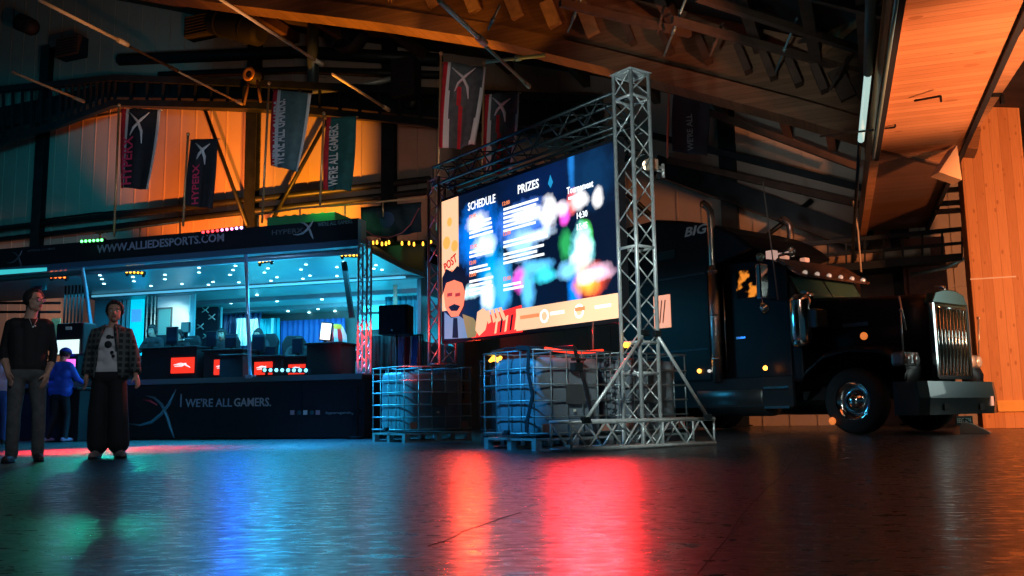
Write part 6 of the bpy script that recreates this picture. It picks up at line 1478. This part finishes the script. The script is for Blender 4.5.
# ================================================================== light
wd_ = bpy.data.worlds.new('world'); sc.world = wd_; wd_.use_nodes = True
bg = wd_.node_tree.nodes['Background']; bg.inputs[0].default_value = (.012, .05, .075, 1); bg.inputs[1].default_value = .45
def tw_(x, y, z): return TR.w(x, y, z)
# cyan light of the stage ceiling
for x, pw in ((-7.5, 35), (-5.2, 50), (-3.0, 75), (-1.0, 90)):
    l = light('stage_wash', 'AREA', tw_(x, 1.2, 3.15), tw_(x, 1.2, 0), pw, (.05, .6, 1), 2.0, size_y=1.6)
for x, pw in ((-4.3, 30), (-2.0, 55), (-.2, 60)):
    light('cabin_wash', 'AREA', tw_(x, 3.8, 2.88), tw_(x, 3.8, 0), pw*.3, (.04, .65, 1), 2.0, size_y=1.6)
    light('cabin_uplight', 'AREA', tw_(x, 3.6, 1.9), tw_(x, 3.6, 5), pw*.9, (.04, .75, 1), 1.6)
light('ceiling_uplight', 'AREA', tw_(-2.2, 1.4, 2.0), tw_(-2.2, 1.2, 5), 55, (.04, .65, 1), 3, size_y=1)
light('ceiling_uplight', 'AREA', tw_(-5.5, 1.4, 2.0), tw_(-5.5, 1.2, 5), 18, (.03, .55, 1), 3, size_y=1)
# pools of light on the floor before the stage
light('floor_blue', 'SPOT', tw_(-1.2, -.1, 3.3), tw_(-.2, -1.0, 0), 1900, (.02, .38, 1), .12, 80, .9)
light('floor_cyan', 'SPOT', tw_(-3.6, -.1, 3.3), tw_(-3.4, -1.0, 0), 1200, (.02, .5, .95), .12, 80, .9)
light('floor_green', 'SPOT', tw_(-5.2, -.1, 3.3), (-4.3, 10.5, 0), 230, (.01, .9, .6), .1, 34, .6)
l = light('floor_red', 'AREA', tw_(-7.2, -.2, 3.35), (-5.2, 12.7, 0), 60, (1, .01, .03), 2.2, size_y=.12); l.data.spread = math.radians(12)
light('game_blue', 'SPOT', tw_(-6.4, -1.3, 3.4), tw_(-6.7, -.9, 1.2), 160, (.12, .2, 1), .1, 60, .7)
light('visitor_red', 'SPOT', GR.w(-4.3, -.4, 3.9), (-4.9, 9.8, 1.5), 1000, (1, .12, .1), .06, 26, .5)
light('visitor_cool', 'SPOT', (-1.5, 4.5, 3.4), (-4.8, 9.8, 1.2), 230, (.75, .88, 1), .1, 26, .6)
# warm uplight on the siding
for px, tx, pw, cc in ((206, 204, 6200, (1, .18, .02)), (300, 300, 7200, (1, .26, .01)), (375, 372, 200, (1, .3, .14))):
    a = WALL.w(wp(px, 236, -3.).x, -3.2, 2.6); b = WALL.w(wp(tx, 160, 0).x, 0, 7.8); light('wall_uplight', 'SPOT', a, b, pw, cc, .15, 52, .7)
for px, pw in ((20, 170), (100, 200)):
    a = WALL.w(wp(px, 236, -3.).x, -3.2, 2.6); b = WALL.w(wp(px, 218, 0).x, 0, 4.2); light('wall_low_wash', 'SPOT', a, b, pw, (1, .34, .22), .15, 50, .3)
a = WALL.w(wp(20, 300, -3).x, -3.5, 2.0); light('wall_low_wash', 'SPOT', a, WALL.w(wp(20, 300, 0).x, 0, 3), 300, (1, .45, .25), .15, 70, .6)
light('teal_wall', 'SPOT', WALL.w(wp(70, 120, -5).x, -7, 8.5), WALL.w(wp(45, 110, 0).x, 0, 7.6), 650, (.01, .45, .65), .4, 62, .6)
light('teal_upper', 'SPOT', WALL.w(wp(100, 60, -5).x, -5, 9.5), WALL.w(wp(90, 60, 0).x, 0, 12), 150, (.01, .5, .7), .4, 90, .8)
light('grey_wall', 'SPOT', WALL.w(wp(800, 260, -3).x, -4.5, 4.5), WALL.w(wp(770, 230, 0).x, 0, 6), 20, (1, .6, .55), .3, 110, .8)
light('roof_green', 'SPOT', tw_(-1.0, .4, 4.6), tw_(-1.0, 1.0, 3.9), 9, (.1, 1, .25), .05, 100, .5)
# warm light on the arch
for px, pw in ((300, 900), (430, 900), (560, 110)):
    q_ = wp(px, 40, AY); light('arch_uplight', 'SPOT', WALL.w(q_.x, AY+.15, 4.6), WALL.w(q_.x, AY+.05, 9), pw*1.2, (1, .34, .02), .1, 62, .8)
for px, pw in ((380, 35), (450, 35), (520, 18)):
    light('rafter_glow', 'SPOT', WALL.w(wp(px, 40, AY-1.6).x, AY-1.6, wp(px, 25, AY-1.6).z), WALL.w(wp(px, 8, AY).x, AY, wp(px, 8, AY).z), pw, (1, .38, .04), .1, 80, .7)
light('rod_glow', 'SPOT', (-4.0, 13.0, 4.6), (-7.5, 18, 9.5), 600, (1, .42, .15), .1, 50, .8)
light('roof_glow', 'SPOT', at(640, 120, 14), at(660, 60, 18), 15, (1, .3, .15), .4, 120, .9)
light('banner_wash', 'SPOT', (-1.0, 8.5, 4.4), at(390, 130, 17), 330, (1, .93, .85), .1, 34, .7)
light('banner_wash', 'SPOT', (-5.5, 9.0, 4.3), at(165, 150, 17.4), 100, (1, .9, .85), .1, 34, .7)
light('fascia_wash', 'SPOT', (-3.0, 9.0, 3.6), at(190, 240, 17), 420, (.5, .7, 1), .2, 50, .8)
light('skirt_wash', 'SPOT', (-1.5, 10.0, .6), tw_(-3.4, 0, .6), 120, (.5, .7, 1), .2, 60, .8)
light('curtain_wash', 'AREA', tw_(-2.2, 3.6, 2.6), tw_(-2.2, 4.9, 1.9), 40, (.15, .8, 1), 1.6, size_y=.3)
light('white_wall_light', 'SPOT', tw_(tp(172, 300, 2.).x, 1.9, 2.9), tw_(tp(174, 300, 2.8).x, 2.8, 2.5), 60, (.7, 1, .93), .1, 60, .6)
light('sheer_light', 'SPOT', tw_(tp(246, 300, 3.).x, 3.3, 2.9), tw_(tp(246, 300, 4.4).x, 4.4, 2.3), 120, (.5, .95, 1), .1, 50, .6)
# warm light on soffit and pillar
light('soffit_uplight', 'SPOT', (7.9, 9.2, .6), (6.3, 10.6, 4.5), 2500, (1, .36, .16), .25, 62, .6)
light('pillar_wash', 'SPOT', (10.2, 8.6, 2.2), (9.2, 16.6, 3.2), 3200, (1, .32, .11), .3, 60, .4)
# cool light on the tower and truck front
light('tower_wash', 'SPOT', (-.6, 4.5, 3.2), (1.5, 10.4, 1.2), 950, (.85, 1, .96), .15, 26, .6)
light('tower_wash', 'SPOT', (-.6, 4.5, 1.2), (1.5, 10.4, 3.5), 800, (.85, 1, .98), .15, 26, .6)
light('front_wash', 'AREA', (12.2, 14.0, 2.4), (7, 14, 1.4), 42, (.8, 1, .93), 1.6, size_y=2.2)  # added area light out of view, for the shine on the grille bars
light('truck_fill', 'SPOT', (2.0, 7.0, 5.0), (5.2, 15, 2.4), 70, (1, .62, .45), .5, 50, .8)
light('tank_blue', 'SPOT', (-2.0, 8.7, 3.1), B0+V((-.3, .35, .6)), 900, (.03, .42, 1), .1, 26, .5)  # added spot with no fixture, brightens the tank's left face
light('tank_blue', 'SPOT', (-5.0, 12.4, 3.3), A0+V((-.3, .4, .6)), 1500, (.02, .55, 1), .1, 22, .5)  # second added spot, for the tank below the loudspeaker
# red light on the far tower and the stage post
light('tower_red', 'SPOT', GR.w(-4.0, -1.0, .3), GR.w(-4.3, .1, 2.6), 160, (1, .08, .08), .08, 60, .7)
light('post_red', 'SPOT', tw_(.5, -.9, 1.5), tw_(.15, .1, 1.6), 260, (1, .05, .02), .05, 50, .7)
def streak(name, px, py, Y, pw, cc, w_, h, tgt):  # unseen area lights added to draw coloured streaks on the floor
    a = at(px, py, Y); return light(name, 'AREA', a, tgt, pw, cc, w_, size_y=h)
l = streak('red_streak', 590, 334, 10.95, 50, (1, .012, .02), .75, .2, (.75, 4.5, 0)); l.data.energy = 10; l.data.spread = math.radians(50)
l = streak('orange_streak', 470, 341, 13.3, 26, (1, .05, .012), .35, .2, (-.35, 5, 0)); l.data.energy = 3.4; l.data.spread = math.radians(50)
streak('blue_streak', 238, 300, 15.9, 20, (.01, .07, 1), .3, 1.2, (-3.5, 4, -1))
streak('cyan_streak', 270, 310, 15.9, 12, (.01, .45, 1), .6, 1.0, (-2.8, 4, -1))
sc.view_settings.view_transform = 'Standard'; sc.view_settings.look = 'None'; sc.view_settings.exposure = 0; sc.view_settings.gamma = 1
sc.view_settings.use_curve_mapping = False
sc.cycles.use_denoising = True
sc.cycles.max_bounces = 6; sc.cycles.sample_clamp_indirect = 3
